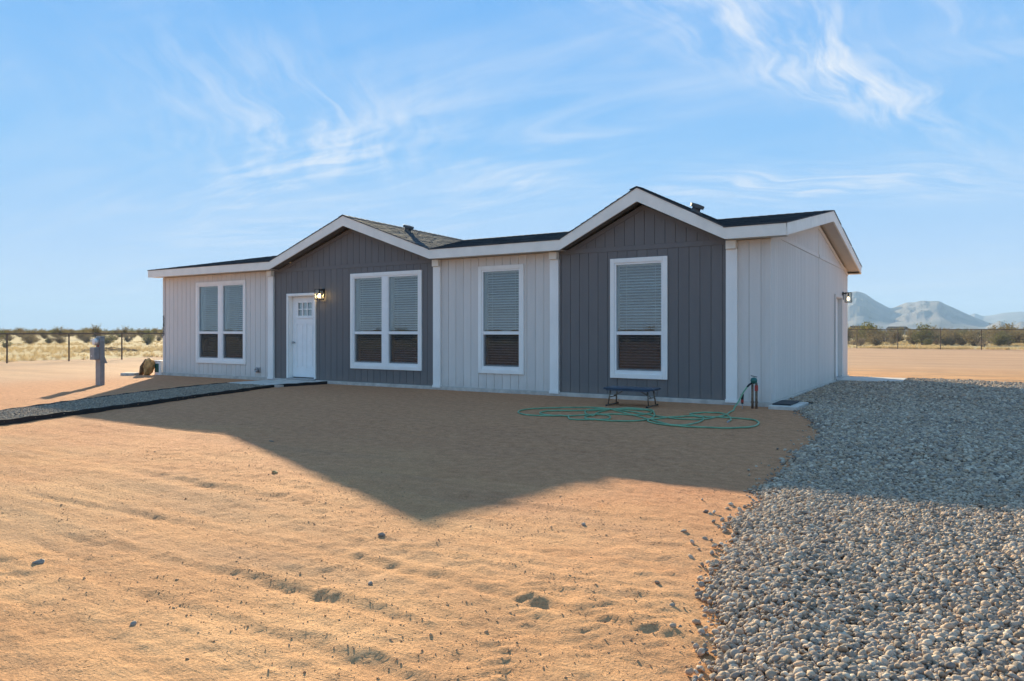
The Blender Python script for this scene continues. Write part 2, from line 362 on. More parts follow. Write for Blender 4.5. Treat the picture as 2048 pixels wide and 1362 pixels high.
def leafmat(name, a, b_):
    m, nt, N, L, b = newmat(name); oi = N.new('ShaderNodeObjectInfo')
    f = math_(N, L, 'ADD', math_(N, L, 'MULTIPLY', noise(N, L, objcoord(N, L), 3.5, 4), .8), math_(N, L, 'MULTIPLY', oi.outputs['Random'], .3))
    cc = ramp(N, L, f, [(.3, a), (.8, b_)]); L.new(cc, b.inputs['Base Color']); b.inputs['Roughness'].default_value = .8
    tr = N.new('ShaderNodeBsdfTranslucent'); L.new(cc, tr.inputs[0]); mx = N.new('ShaderNodeMixShader'); mx.inputs[0].default_value = .38
    L.new(b.outputs[0], mx.inputs[1]); L.new(tr.outputs[0], mx.inputs[2]); L.new(mx.outputs[0], N['Material Output'].inputs[0])
    b.inputs['Specular IOR Level'].default_value = .2; return m
M['leaf'] = leafmat('scrub_leaves', (.15, .115, .055), (.27, .21, .105))
M['leafg'] = leafmat('green_scrub_leaves', (.125, .125, .045), (.23, .215, .085))
M['twig'] = leafmat('dry_twigs', (.20, .145, .095), (.32, .24, .155))
M['straw'] = leafmat('dry_grass', (.50, .36, .17), (.68, .52, .28))
M['mount'] = simple('mountain_rock', (.17, .135, .115), .95, var=.45, nscale=.004, bstr=0, world=True)

# ------------------------------------------------------------------ ground
def relief(x, y):
    """gentle soil relief in metres: grader streaks along X, tyre treads, lumps"""
    far = np.clip((np.hypot(x-CAM[0], y-CAM[1])-1.0)/40, 0, 1)
    h = .020*fbm(x*.35, y*.5, 3, 3)
    bend = y + .30*np.sin(x*.21+.6) + .10*np.sin(x*.63)
    st = fbm(x*.55, bend*5.5, 4, 21, .55)
    amp = np.clip(.5+1.5*fbm(x*.30, bend*.55, 2, 40), .10, 1.5)
    h = h + .014*amp*st + .007*amp*fbm(x*1.1, bend*19, 3, 28)
    h = h + .010*np.clip(fbm(x*1.9, y*2.6, 4, 60)+.1, -.5, .8)
    h = h + .005*fbm(x*26, y*34, 3, 88) + .012*fbm(x*9, y*14, 4, 80)*np.clip(.6+1.6*fbm(x*.7, y*.9, 2, 85), .1, 1.6)
    # two curved grader / tyre ruts along X
    for y0, w, d in ((-10.72, .055, .030), (-10.15, .045, .016), (-9.25, .06, .018), (-11.15, .05, .020), (-8.35, .07, .014)):
        yc = y0 + .12*np.sin(x*.55+y0) + .035*(x+1)
        brk = np.clip(.25+2.6*vnoise(x*.75, y0*3+0*x, 7), 0, 1)
        e = (y-yc)/w
        h = h + .7*brk*(-d*np.exp(-e*e) + .5*d*np.exp(-(e-1.7)**2))
    # tread lugs of a tyre running beside the gravel towards the camera
    for xo in (0.0, .62, 1.1):
        xc = 1.12 + xo*.6 - .27*(y+8.7) + .03*(y+8.7)**2 - .36
        e = (x-xc)/.16
        m = np.exp(-e**4)*np.clip((y+11.5)/.5, 0, 1)*np.clip((-6.8-y)/.8, 0, 1)
        h = h + m*np.clip(.55+1.6*vnoise(x*3, y*2.2, 15), 0, 1)*(-.004 + .005*np.sin((y+np.abs(x-xc)*.9)*2*math.pi/.085))
    # ribbed tyre tracks running along X
    for y0, a_, wd in ((-11.32, .05, .11), (-10.42, -.03, .10), (-9.72, .02, .10), (-8.95, .05, .12), (-7.9, .03, .12), (-6.6, .0, .13)):
        yc = y0 + a_*x + .10*np.sin(x*.4+y0*2)
        e = (y-yc)/wd
        m = np.exp(-e**6)*np.clip(.1+2.2*fbm(x*.5, y*.0+y0, 2, 17), 0, 1)
        h = h + m*(-.005 + .0035*np.sin((y-yc)*2*math.pi/.045) + .0022*np.sin((x+np.abs(y-yc)*1.4)*2*math.pi/.07))
    h = h*(1-far*.6)
    # flat at the house, path slab and under things
    k = np.clip((-.35-y)/1.2, 0, 1)
    inside = (x > -19.5) & (x < 2.0) & (y > -1.6) & (y < 11)
    return np.where(inside, h*k*.6, h)
def graded(lo, hi, s0, growth):
    a = [0.0]
    while a[-1] < hi: a.append(a[-1]+max(s0, growth*abs(a[-1])))
    b = [0.0]
    while b[-1] > lo: b.append(b[-1]-max(s0, growth*abs(b[-1])))
    return np.array(sorted(set(b[1:]+a)))
def depth_grid():
    d = [2.0]
    while d[-1] < 12300: d.append(d[-1] + (max(.016, .0065*d[-1]) if d[-1] < 26 else .05*d[-1]))
    back = [2.0]; s = .05
    while back[-1] > -5500: back.append(back[-1]-s); s *= 1.16
    return np.array(sorted(set(back[1:]+d)))
D_ = depth_grid()
t = [0.0]
while t[-1] < 12000: t.append(t[-1] + (.022 if t[-1] < 2.6 else (.022+.012*(t[-1]-2.6) if t[-1] < 13 else .12*t[-1]-1.41)))
T_ = np.array(sorted(set([-a for a in t]+t)))
TT, DD = np.meshgrid(T_, D_)
c_, s_ = math.cos(YAW), math.sin(YAW)
GX = CAM[0] + TT*c_ - DD*s_; GY = CAM[1] + TT*s_ + DD*c_
GZ = relief(GX, GY); GZ = np.where(np.hypot(GX, GY) > 400, 0, GZ)
def gridmesh(name, X, Y, Z, smooth=True):
    r, c = X.shape; me = bpy.data.meshes.new(name)
    co = np.stack([X, Y, Z], -1).reshape(-1, 3).astype(np.float32)
    i = np.arange(r*c).reshape(r, c)
    q = np.stack([i[:-1,:-1], i[:-1,1:], i[1:,1:], i[1:,:-1]], -1).reshape(-1, 4)
    me.vertices.add(len(co)); me.vertices.foreach_set('co', co.ravel())
    me.loops.add(q.size); me.loops.foreach_set('vertex_index', q.ravel().astype(np.int32))
    me.polygons.add(len(q)); me.polygons.foreach_set('loop_start', np.arange(0, q.size, 4, dtype=np.int32))
    me.polygons.foreach_set('use_smooth', np.full(len(q), smooth))
    me.update(calc_edges=True); return me
gob = bpy.data.objects.new('ground', gridmesh('ground', GX, GY, GZ)); col.objects.link(gob)
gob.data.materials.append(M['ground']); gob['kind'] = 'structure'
gob['label'] = 'sandy tan desert ground with grader streaks and tyre marks'
def gz(x, y): return float(relief(np.array([float(x)]), np.array([float(y)]))[0])

# ------------------------------------------------------------------ scatter by geometry nodes (uncountable gravel, clods, scrub)
def blob(name, m, seed, sub=2, flat=(1,1,1), rough=.18):
    import bmesh
    bm = bmesh.new(); bmesh.ops.create_icosphere(bm, subdivisions=sub, radius=.5)
    rs = np.random.default_rng(seed); off = rs.random(3)*50
    for v in bm.verts:
        p = v.co; n = sum(a*math.sin(k*p.x*3+o1)*math.cos(k*p.y*3+o2)*math.cos(k*p.z*3+o1*o2) for a, k, o1, o2 in ((1, 1, off[0], off[1]), (.5, 2.1, off[1], off[2]), (.25, 4, off[2], off[0])))
        s = 1+rough*n; v.co = Vector((p.x*s*flat[0], p.y*s*flat[1], p.z*s*flat[2]))
    me = bpy.data.meshes.new(name); bm.to_mesh(me); bm.free()
    for p in me.polygons: p.use_smooth = True
    me.materials.append(m); return bpy.data.objects.new(name, me)
def scatter(name, pts, rot, scl, idx, sources, label, cat):
    me = bpy.data.meshes.new(name); me.vertices.add(len(pts)); me.vertices.foreach_set('co', np.asarray(pts, np.float32).ravel())
    for nm, ty, arr, key in (('rot', 'FLOAT_VECTOR', rot, 'vector'), ('scl', 'FLOAT_VECTOR', scl, 'vector'), ('idx', 'INT', idx, 'value')):
        a = me.attributes.new(nm, ty, 'POINT'); a.data.foreach_set(key, np.asarray(arr, np.int32 if ty == 'INT' else np.float32).ravel())
    o = bpy.data.objects.new(name, me); col.objects.link(o)
    ng = bpy.data.node_groups.new(name, 'GeometryNodeTree')
    ng.interface.new_socket('Geometry', in_out='INPUT', socket_type='NodeSocketGeometry')
    ng.interface.new_socket('Geometry', in_out='OUTPUT', socket_type='NodeSocketGeometry')
    N, L = ng.nodes, ng.links
    gi = N.new('NodeGroupInput'); go = N.new('NodeGroupOutput'); iop = N.new('GeometryNodeInstanceOnPoints')
    jn = N.new('GeometryNodeJoinGeometry')
    for s in sources:
        oi = N.new('GeometryNodeObjectInfo'); oi.inputs['Object'].default_value = s; oi.inputs['As Instance'].default_value = True
        L.new(oi.outputs['Geometry'], jn.inputs[0])
    def attr(nm, ty):
        a = N.new('GeometryNodeInputNamedAttribute'); a.data_type = ty; a.inputs['Name'].default_value = nm; return a.outputs['Attribute']
    L.new(gi.outputs[0], iop.inputs['Points']); L.new(jn.outputs[0], iop.inputs['Instance'])
    iop.inputs['Pick Instance'].default_value = True; L.new(attr('idx', 'INT'), iop.inputs['Instance Index'])
    er = N.new('FunctionNodeEulerToRotation'); L.new(attr('rot', 'FLOAT_VECTOR'), er.inputs[0]); L.new(er.outputs[0], iop.inputs['Rotation'])
    L.new(attr('scl', 'FLOAT_VECTOR'), iop.inputs['Scale']); L.new(iop.outputs[0], go.inputs[0])
    md = o.modifiers.new('scatter', 'NODES'); md.node_group = ng
    tag(o, label, cat, kind='stuff'); return o

# ---- gravel driveway
YB = np.array([-15, -13, -10.4, -10.17, -9.86, -9.4, -8.82, -8.24, -7.65, -6.76, -5.58, -4.14, -2.17, -.9, -.5, .62, .7, 9.4])
XB = np.array([2.9, 2.55, 2.11, 2.06, 1.99, 1.88, 1.73, 1.63, 1.57, 1.53, 1.48, 1.39, 1.15, .72, .56, .52, .02, .0])
def drive_edge(y): return np.interp(y, YB, XB) + np.where(y < -.6, .10*fbm(y*1.6, y*0+3, 4, 5), 0)
def drive_top(x): return np.interp(x, [0, 1.5, 2, 4, 9], [9.3, 9.15, 8.9, 8.85, 8.7]) + .25*vnoise(x*1.7, x*0, 9)
XR_ = 5.2
def drive_h(x, y):
    e = np.clip((x-drive_edge(y))/.35, 0, 1); e2 = np.clip((drive_top(x)-y)/.4, 0, 1)
    return np.minimum(e, e2)**.7*(.040 + .050*np.clip(fbm(x*.75, y*.95, 3, 33)+.25, 0, .8)) + .002
yy_ = np.concatenate([np.arange(-14, -4, .05), np.arange(-4, 9.6, .12)]); vv_ = np.linspace(0, 1, 80)
E0 = drive_edge(yy_)[:, None]; DX = E0 + (XR_+.3-E0)*vv_[None, :]**1.4; DY = np.repeat(yy_[:, None], 80, 1)
DY = np.minimum(DY, drive_top(DX)); DZ = np.maximum(drive_h(DX, DY)-.015, relief(DX, DY)+.004)
drive = bpy.data.objects.new('driveway', gridmesh('driveway', DX, DY, DZ)); col.objects.link(drive)
drive.data.materials.append(M['gravelbed']); drive['kind'] = 'structure'
peb = [blob('pebble', M['pebble'], 100+i, 2, f, .34) for i, f in enumerate([(1.25,.95,.68), (1.1,1.0,.8), (1.4,.9,.6), (1.0,.9,.85), (1.3,1.05,.55), (1.15,.8,.75)])]
def jitter_grid(x0, x1, y0, y1, step):
    X, Y = np.meshgrid(np.arange(x0, x1, step), np.arange(y0, y1, step))
    X = X.ravel()+(RNG.random(X.size)-.5)*step*1.1; Y = Y.ravel()+(RNG.random(Y.size)-.5)*step*1.1
    return X, Y
def rand_rot(n, tilt): return np.stack([RNG.normal(0, tilt, n), RNG.normal(0, tilt, n), RNG.random(n)*6.283], -1)
PX, PY, PS, PL = [], [], [], []
for (y0, y1, step, size, layers) in ((-13, -6.0, .0175, .0215, 2), (-6.0, 1.0, .0245, .030, 1), (1.0, 9.4, .034, .041, 1)):
    for l in range(layers):
        x, y = jitter_grid(-.1, XR_ if y0 > -7 else 4.5, y0, y1, step*(1 if l == 0 else 1.35))
        k = (x > drive_edge(y)+.02-.14*RNG.random(x.size)**4) & (y < drive_top(x)) & ~((x < .06) & (y > -.3)) & ~((x < .56) & (y > -.5) & (y < .68)) & ~((x < 1.54) & (y > 7.02) & (y < 8.95))
        x, y = x[k], y[k]; PX.append(x); PY.append(y); PS.append(size*(.50+1.25*RNG.random(x.size)**2.2)); PL.append(np.full(x.size, l))
x, y = jitter_grid(.4, 2.2, -11.5, -.8, .05); d = drive_edge(y)-x          # strays on the soil
k = (d > 0) & (RNG.random(x.size) < .35*np.exp(-d/.10)); PX.append(x[k]); PY.append(y[k]); PS.append(.021*(.6+1.1*RNG.random(k.sum()))); PL.append(np.zeros(k.sum()))
x, y, s, l = map(np.concatenate, (PX, PY, PS, PL))
z = np.maximum(drive_h(x, y), relief(x, y)) + s*.12 + l*.008 + RNG.normal(0, .004, x.size)
scatter('driveway_gravel', np.stack([x, y, z], -1), rand_rot(x.size, .45), np.stack([s, s, s], -1), RNG.integers(0, 6, x.size), peb,
        'grey and tan rounded river gravel covering the driveway beside the house', 'gravel')

# ---- gravel path to the front door, edging and door slab
PF = np.array([(-7.75, -11.0), (-8.53, -8.23), (-9.25, -6.0), (-10.0, -3.96), (-10.55, -2.3), (-10.80, -1.62)])
PBk = np.array([(-9.2, -10.2), (-10.06, -7.58), (-10.78, -6.2), (-11.50, -4.6), (-12.15, -2.9), (-12.45, -1.62)])
def resample(p, n):
    d = np.concatenate([[0], np.cumsum(np.hypot(*np.diff(p, axis=0).T))]); s = np.linspace(0, d[-1], n)
    return np.stack([np.interp(s, d, p[:, 0]), np.interp(s, d, p[:, 1])], -1)
A, B = resample(PF, 60), resample(PBk, 60); w = np.linspace(0, 1, 14)[None, :, None]
PP = A[:, None]*(1-w) + B[:, None]*w
pathz = np.maximum(.035 + .012*vnoise(PP[..., 0]*2, PP[..., 1]*2, 4), relief(PP[..., 0], PP[..., 1])+.004)
pth = bpy.data.objects.new('path', gridmesh('path', PP[..., 0], PP[..., 1], pathz)); col.objects.link(pth)
pth.data.materials.append(M['gravelbed']); pth['kind'] = 'structure'
n = 30000; u, v = RNG.random(n)*59, RNG.random(n); i = u.astype(int); fr = (u-i)[:, None]
a = A[i]*(1-fr)+A[i+1]*fr; b = B[i]*(1-fr)+B[i+1]*fr; p = a*(1-v[:, None])+b*v[:, None]
s = .024*(.6+.8*RNG.random(n))
scatter('path_gravel', np.stack([p[:, 0], p[:, 1], .042+.012*vnoise(p[:, 0]*2, p[:, 1]*2, 4)+RNG.normal(0, .003, n)], -1), rand_rot(n, .5), np.stack([s, s, s], -1),
    RNG.integers(0, 3, n), [blob('chip', M['chip'], 140+i, 1, f, .25) for i, f in enumerate([(1.2,.9,.7), (1,1,.8), (1.3,.8,.7)])],
    'small grey gravel filling the garden path to the front door', 'gravel')
def strip(pts, z0, z1, th):
    mb = MB(); P = [Vector((*q, 0)) for q in pts]; L_ = []; R_ = []
    for i, q in enumerate(P):
        t = (P[min(i+1, len(P)-1)]-P[max(i-1, 0)]).normalized(); nrm = Vector((-t.y, t.x, 0))
        wob = .006*math.sin(i*1.7)
        L_.append(q+nrm*(th/2)); R_.append(q-nrm*(th/2)); L_[-1].z = R_[-1].z = wob
    vs = [(a.x, a.y, z0) for a in L_]+[(a.x, a.y, z1+a.z) for a in L_]+[(a.x, a.y, z0) for a in R_]+[(a.x, a.y, z1+a.z) for a in R_]
    n = len(P); fs = []
    for i in range(n-1):
        fs += [(i, i+1, n+i+1, n+i), (2*n+i+1, 2*n+i, 3*n+i, 3*n+i+1), (n+i, n+i+1, 3*n+i+1, 3*n+i)]
    fs += [(0, n, 3*n, 2*n), (n-1, 3*n-1, 4*n-1, 2*n-1)]
    return mb.add(vs, fs)
PFe = np.vstack([PF, [(-10.72, -.9), (-10.60, -.12)]])
o = strip(resample(PFe, 80), -.06, .070, .018).build('landscape_edging', M['edging'])
tag(o, 'black plastic landscape edging along the near side of the gravel path', 'edging')
o = strip(resample(PBk-np.array([.02, 0]), 60), -.06, .062, .02).build('landscape_edging', M['edging'])
tag(o, 'black plastic landscape edging along the far side of the gravel path', 'edging')
o = MB().box(-12.45, -10.76, -1.60, -.075, -.05, .058).build('door_slab', M['conc'], bevel=.012)
tag(o, 'grey concrete landing slab in front of the white front door', 'slab')
o = MB().box(.03, 1.50, 7.08, 8.88, -.05, .075).build('door_slab', M['conc'], bevel=.012)
tag(o, 'grey concrete slab at the side door beside the driveway', 'slab')
pad = empty('corner_pad', (.05, -.40, 0))
MB().box(0, .46, 0, 1.02, -.05, .06).build('slab', M['conc'], pad, bevel=.012)
MB().box(.03, .33, .16, .92, .062, .085).build('mat', M['rubber'], pad, bevel=.006)
tag(pad, 'small concrete pad with black mat at the corner of the house', 'pad')

# ------------------------------------------------------------------ house
L0, DEP = -17.6, 9.35
house = empty('manufactured_house', (-8.8, 4.67, 0))
def P(mb, name, m, parent=None, **k):       # part of the house, built in world coordinates
    o = mb.build(name, m, None, **k); par = parent or house
    o.parent = par
    if par is house: o.matrix_parent_inverse = Matrix.Translation(-house.location)
    return o
XL, XR, YF, YR, YM = -17.9, .32, -.30, 9.60, 4.67
ZE, ZEB, ZR = 3.13, 2.915, 4.02
G = [(-9.88, 2.64, 4.10, 3.85), (-2.34, 1.635, 3.99, 3.725)]       # centre, half width, apex top, apex bottom
P(MB().box(L0-.04, .045, -.05, DEP+.05, -.12, .075), 'foundation', M['conc'], bevel=.01)
WIN = [(-15.995, -13.817, 2), (-9.908, -7.682, 2), (-6.117, -4.966, 1), (-3.005, -1.847, 1)]
WZ0, WZ1 = .405, 2.71
DOOR = (-12.174, -11.107, .085, 2.285)
OPF = [(a+.09, b-.09, WZ0+.09, WZ1-.09) for a, b, _ in WIN] + [(DOOR[0]+.06, DOOR[1]-.05, .075, DOOR[3]-.06)]
OPS = [(7.05, 8.07, .075, 2.19)]
def cuts(a, b, z0, zt, ops):
    """board from a to b: pieces (s0, s1, zbottom, ztop0, ztop1) with the openings taken out"""
    xs = sorted({a, b, *[q for o in ops for q in o[:2] if a+.001 < q < b-.001]}); out = []
    for s0, s1 in zip(xs[:-1], xs[1:]):
        mid = (s0+s1)/2; lo = z0
        for o in sorted([o for o in ops if o[0] < mid < o[1]], key=lambda o: o[2]):
            if o[2] > lo+.002: out.append((s0, s1, lo, o[2], o[2]))
            lo = max(lo, o[3])
        if min(zt(s0), zt(s1)) > lo+.001 or max(zt(s0), zt(s1)) > lo+.02: out.append((s0, s1, lo, max(zt(s0), lo+.001), max(zt(s1), lo+.001)))
    return out
def wall_piece(mb, axis, q, p0, p1):
    s0, s1, zb, t0, t1 = q
    if axis == 'x': b = [(s0,p0,zb),(s1,p0,zb),(s1,p1,zb),(s0,p1,zb)]; t = [(s0,p0,t0),(s1,p0,t1),(s1,p1,t1),(s0,p1,t0)]
    else: b = [(p0,s0,zb),(p0,s1,zb),(p1,s1,zb),(p1,s0,zb)]; t = [(p0,s0,t0),(p0,s1,t1),(p1,s1,t1),(p1,s0,t0)]
    mb.hexa(b, t)
def boards(wall, m, axis, s0, s1, z0, zt, ops, pitch, front, back, brk=(), phase=0):
    e = [s0]; x = s0+pitch*(1-phase)
    while x < s1-.03: e.append(x); x += pitch
    e.append(s1)
    for a, b in zip(e[:-1], e[1:]):
        a2, b2 = a+.005, b-.005
        segs = [a2]+[k for k in brk if a2 < k < b2]+[b2]
        for u0, u1 in zip(segs[:-1], segs[1:]):
            for q in cuts(u0, u1, z0, zt, ops):
                mb = MB(); wall_piece(mb, axis, q, front, back); P(mb, 'siding_board', m, wall)
def gable_z(x, g, top, eave):
    xc, hw, za, zb = g; k = 1-abs(x-xc)/hw
    return eave + (top-eave)*k
def front_top(x):
    for g in G:
        if abs(x-g[0]) < g[1]: return max(ZEB, gable_z(x, g, g[3]-.02, ZEB-.0))
    return ZEB
PIL = [-12.768, -7.232, -4.229, -.657]
# backing panels (behind the boards), one wall part per colour section
SEC = [(L0, PIL[0], 'light', None), (PIL[0], PIL[1], 'dark', G[0]), (PIL[1], PIL[2], 'light', None), (PIL[2], PIL[3], 'dark', G[1]), (PIL[3], 0.0, 'light', None)]
walls = []
for (a, b, cname, g) in SEC:
    mb = MB(); br = [a] + ([g[0]-g[1], g[0], g[0]+g[1]] if g else []) + [b]
    br = sorted(k for k in br if a <= k <= b)
    for u0, u1 in zip(br[:-1], br[1:]):
        for q in cuts(u0, u1, .06, front_top, OPF): wall_piece(mb, 'x', q, .011, .10)
    w = P(mb, 'front_wall', M[cname]); walls.append(w)
    if g:
        boards(w, M[cname], 'x', a, b, .08, lambda x: 2.852, OPF, .2035, 0, .012, phase=.3)
        boards(w, M[cname], 'x', max(a, g[0]-g[1]+.1), min(b, g[0]+g[1]-.1), 2.95, lambda x, g=g: gable_z(x, g, g[3]-.02, ZEB), [], .2035, 0, .012, brk=(g[0],), phase=.3)
        P(MB().box(a+.08, b-.08, -.010, .010, 2.856, 2.946), 'belt_trim', M[cname], w)
        for sg in (-1, 1):     # frieze board tucked under each gable slope
            x0, x1 = g[0]+sg*(g[1]-.02), g[0]
            P(MB().prism([(x0, -.016, ZEB-.08), (x1, -.016, g[3]-.115), (x1, -.016, g[3]-.02), (x0, -.016, ZEB+.01)], (0, .014, 0)), 'frieze_board', M[cname], w)
    else:
        boards(w, M[cname], 'x', a, b, .08, lambda x: 2.90, OPF, .2035, 0, .012, phase=.55)
# right and left end walls, rear wall
def end_top(y): return ZEB + (ZR-.30+.02-ZEB)*(1-abs(y-YM)/(YM+.0)) if 0 <= y <= DEP else ZEB
for X0, X1, F0, F1, nm, ops in ((-.10, -.011, -.012, 0, 'side_wall', OPS), (L0+.011, L0+.10, L0, L0+.012, 'side_wall', [])):
    mb = MB()
    for u0, u1 in ((.10, YM), (YM, DEP-.1)):
        for q in cuts(u0, u1, .06, end_top, ops): wall_piece(mb, 'y', q, X0, X1)
    w = P(mb, nm, M['light'])
    for a, b in ((.0, 4.705), (4.735, DEP)):
        boards(w, M['light'], 'y', a+.0, b, .08, lambda y: 2.975, ops, .1525, F0, F1)
        boards(w, M['light'], 'y', a, b, 3.06, end_top, [], .1525, F0, F1, brk=(YM,))
        xa, xb = (-.002, .012) if X1 < -0.005 and X0 > -1 else (L0-.012, L0+.002)
        P(MB().box(xa, xb, a+.04, b-.04, 2.978, 3.056), 'belt_trim', M['light'], w)
        if a > 1: pass
    xa, xb = (-.001, .016) if X0 > -1 else (L0-.016, L0+.001)
    for sg in (0, 1):
        y0, y1 = (0.05, YM) if sg == 0 else (DEP-.05, YM)
        P(MB().prism([(xa, y0, ZEB-.06), (xa, y1, ZR-.39), (xa, y1, ZR-.28), (xa, y0, ZEB+.02)], (xb-xa, 0, 0)), 'frieze_board', M['light'], w)
P(MB().box(L0+.1, -.1, DEP-.1, DEP, .06, ZEB+.01), 'rear_wall', M['light'])
# corner trims with the house number on the left one
for x0, x1 in ((L0-.012, L0+.085), (-.085, .012)):
    ct = P(MB().box(x0, x1, -.016, -.001, .08, ZEB-.005).box(*((x0, L0-.001) if x0 < -10 else (.001, x1)), -.0005, .05, .08, ZEB-.005), 'corner_trim', M['light'])
    if x0 < -10: left_trim = ct
for i, ch in enumerate('53929'):
    cu = bpy.data.curves.new('digit', 'FONT'); cu.body = ch; cu.size = .165; cu.extrude = .006; cu.align_x = 'CENTER'
    to = bpy.data.objects.new('digit', cu); col.objects.link(to); bpy.context.view_layer.update()
    me = bpy.data.meshes.new_from_object(to.evaluated_get(bpy.context.evaluated_depsgraph_get()))
    bpy.data.objects.remove(to); me.transform(Matrix.Translation((L0+.036, -.024, 1.665-.125*i)) @ Matrix.Rotation(R(90), 4, 'X'))
    d = bpy.data.objects.new('digit', me); col.objects.link(d); me.materials.clear(); me.materials.append(M['digit'])
    d.parent = left_trim
# trim posts with cap and base blocks
for x in PIL:
    p = P(MB().box(x-.098, x+.098, -.062, -.001, .06, 2.76), 'trim_post', M['white'], bevel=.005)
    P(MB().box(x-.088, x+.088, -.115, -.002, 2.762, ZEB-.004), 'cap_block', M['fascia'], p, bevel=.004)
    P(MB().box(x-.108, x+.108, -.074, -.002, .045, .105), 'base_block', M['white'], p, bevel=.004)
# ---- windows
def window(a, b, n):
    w = P(MB(), 'window', M['vinyl'])
    cw = .088
    for x0, x1, z0, z1 in ((a, a+cw, WZ0, WZ1), (b-cw, b, WZ0, WZ1), (a+cw, b-cw, WZ1-cw, WZ1), (a+cw, b-cw, WZ0, WZ0+cw)):
        P(MB().box(x0+.0005, x1-.0005, -.034, -.001, z0+.0005, z1-.0005), 'casing', M['white'], w, bevel=.004)
    ia, ib, iz0, iz1 = a+cw, b-cw, WZ0+cw, WZ1-cw
    mull = .145 if n == 2 else 0
    units = [(ia, ib)] if n == 1 else [(ia, (ia+ib)/2-mull/2), ((ia+ib)/2+mull/2, ib)]
    if n == 2: P(MB().box(units[0][1], units[1][0], -.026, .06, iz0, iz1), 'mullion', M['vinyl'], w, bevel=.003)
    for ua, ub in units:
        f = .034; zr0, zr1 = 1.238, 1.306
        fr = MB()
        for x0, x1, z0, z1 in ((ua, ua+f, iz0, iz1), (ub-f, ub, iz0, iz1), (ua+f, ub-f, iz1-f, iz1), (ua+f, ub-f, iz0, iz0+.062)):
            fr.box(x0, x1, -.018, .085, z0, z1)
        P(fr, 'window_frame', M['vinyl'], w)
        P(MB().box(ua+f, ub-f, -.006, .06, zr0, zr1), 'meeting_rail', M['vinyl'], w, bevel=.003)
        sa = MB(); g = .028
        for x0, x1, z0, z1 in ((ua+f, ua+f+g, iz0+.062, zr0), (ub-f-g, ub-f, iz0+.062, zr0), (ua+f+g, ub-f-g, iz0+.062, iz0+.062+.03)): sa.box(x0, x1, .022, .058, z0, z1)
        P(sa, 'sash', M['vinyl'], w)
        xm = (ua+ub)/2
        P(MB().box(xm-.035, xm+.035, .004, .022, iz0+.066, iz0+.080), 'sash_latch', M['galv'], w)
        P(MB().box(ua+f, ub-f, .020, .024, zr1, iz1-f), 'pane', M['glass'], w)
        P(MB().box(ua+f+g, ub-f-g, .040, .044, iz0+.092, zr0), 'pane', M['glass'], w)
        P(MB().box(ua+f+.006, ub-f-.006, .012, .0128, iz0+.064, zr0-.001), 'insect_screen', M['screen'], w)
        # reveal lining and the blind behind the glass
        jl = MB()
        jl.box(ua-.005, ua+.012, .086, .22, iz0, iz1); jl.box(ub-.012, ub+.005, .086, .22, iz0, iz1); jl.box(ua+.012, ub-.012, .086, .22, iz0, iz0+.012); jl.box(ua+.012, ub-.012, .086, .22, iz1-.012, iz1)
        P(jl, 'reveal', M['vinyl'], w)
        bl = MB(); zz = iz1-.055; k = 0
        while zz > iz0+.04:
            tl = R(24+3*math.sin(k*.7+ua)); dy, dz = .025*math.cos(tl), .025*math.sin(tl)
            bl.prism([(ua+.03, .135-dy, zz-dz), (ub-.03, .135-dy, zz-dz), (ub-.03, .135+dy, zz+dz), (ua+.03, .135+dy, zz+dz)], (0, -.0012, .0018)); zz -= .055; k += 1
        bl.box(ua+.025, ub-.025, .11, .16, iz1-.05, iz1-.013)
        for q in (.2, .8): bl.box(ua+(ub-ua)*q-.002, ua+(ub-ua)*q+.002, .109, .110, iz0+.03, iz1-.05)
        bo = P(bl, 'blind', M['blind'], w); bo['kind'] = 'stuff'
    return w
for a, b, n in WIN: window(a, b, n)
# a room lining so that the windows look into a dim interior
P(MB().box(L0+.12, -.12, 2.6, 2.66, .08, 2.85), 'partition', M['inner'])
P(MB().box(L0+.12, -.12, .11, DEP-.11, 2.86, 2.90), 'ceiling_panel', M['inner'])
# ---- front door
d = P(MB(), 'door', M['door'])
x0, x1, z0, z1 = DOOR
for q in ((x0, x0+.055, z0-.01, z1), (x1-.050, x1, z0-.01, z1), (x0+.055, x1-.050, z1-.062, z1)):
    P(MB().box(q[0]+.0005, q[1]-.0005, -.040, -.001, q[2], q[3]-.0005), 'casing', M['white'], d, bevel=.004)
jb = MB(); jb.box(x0+.060, x0+.075, -.012, .135, z0+.02, z1-.062); jb.box(x1-.065, x1-.050, -.012, .135, z0+.02, z1-.062); jb.box(x0+.075, x1-.065, -.012, .135, z1-.077, z1-.062)
P(jb, 'jamb', M['white'], d)
P(MB().box(x0+.02, x1-.0, -.055, .135, z0-.03, z0+.018), 'threshold', M['galv'], d, bevel=.004)
sx0, sx1, sz0, sz1 = x0+.080, x1-.070, z0+.04, z1-.080
lx0, lx1, lz0, lz1 = sx0+.19, sx1-.19, 1.70, 2.06
sl = MB(); F, Bk = .105, .145
pnx = [(sx0+.15, sx0+.40), (sx1-.40, sx1-.15)]; pz0, pz1 = z0+.28, 1.50
ops = [(lx0, lx1, lz0, lz1)] + [(a, b, pz0, pz1) for a, b in pnx]
xs = sorted({sx0, sx1, lx0, lx1, *[q for o in pnx for q in o]})
for u0, u1 in zip(xs[:-1], xs[1:]):
    for q in cuts(u0, u1, sz0, lambda x: sz1, ops): wall_piece(sl, 'x', q, F, Bk)
P(sl, 'slab', M['door'], d)
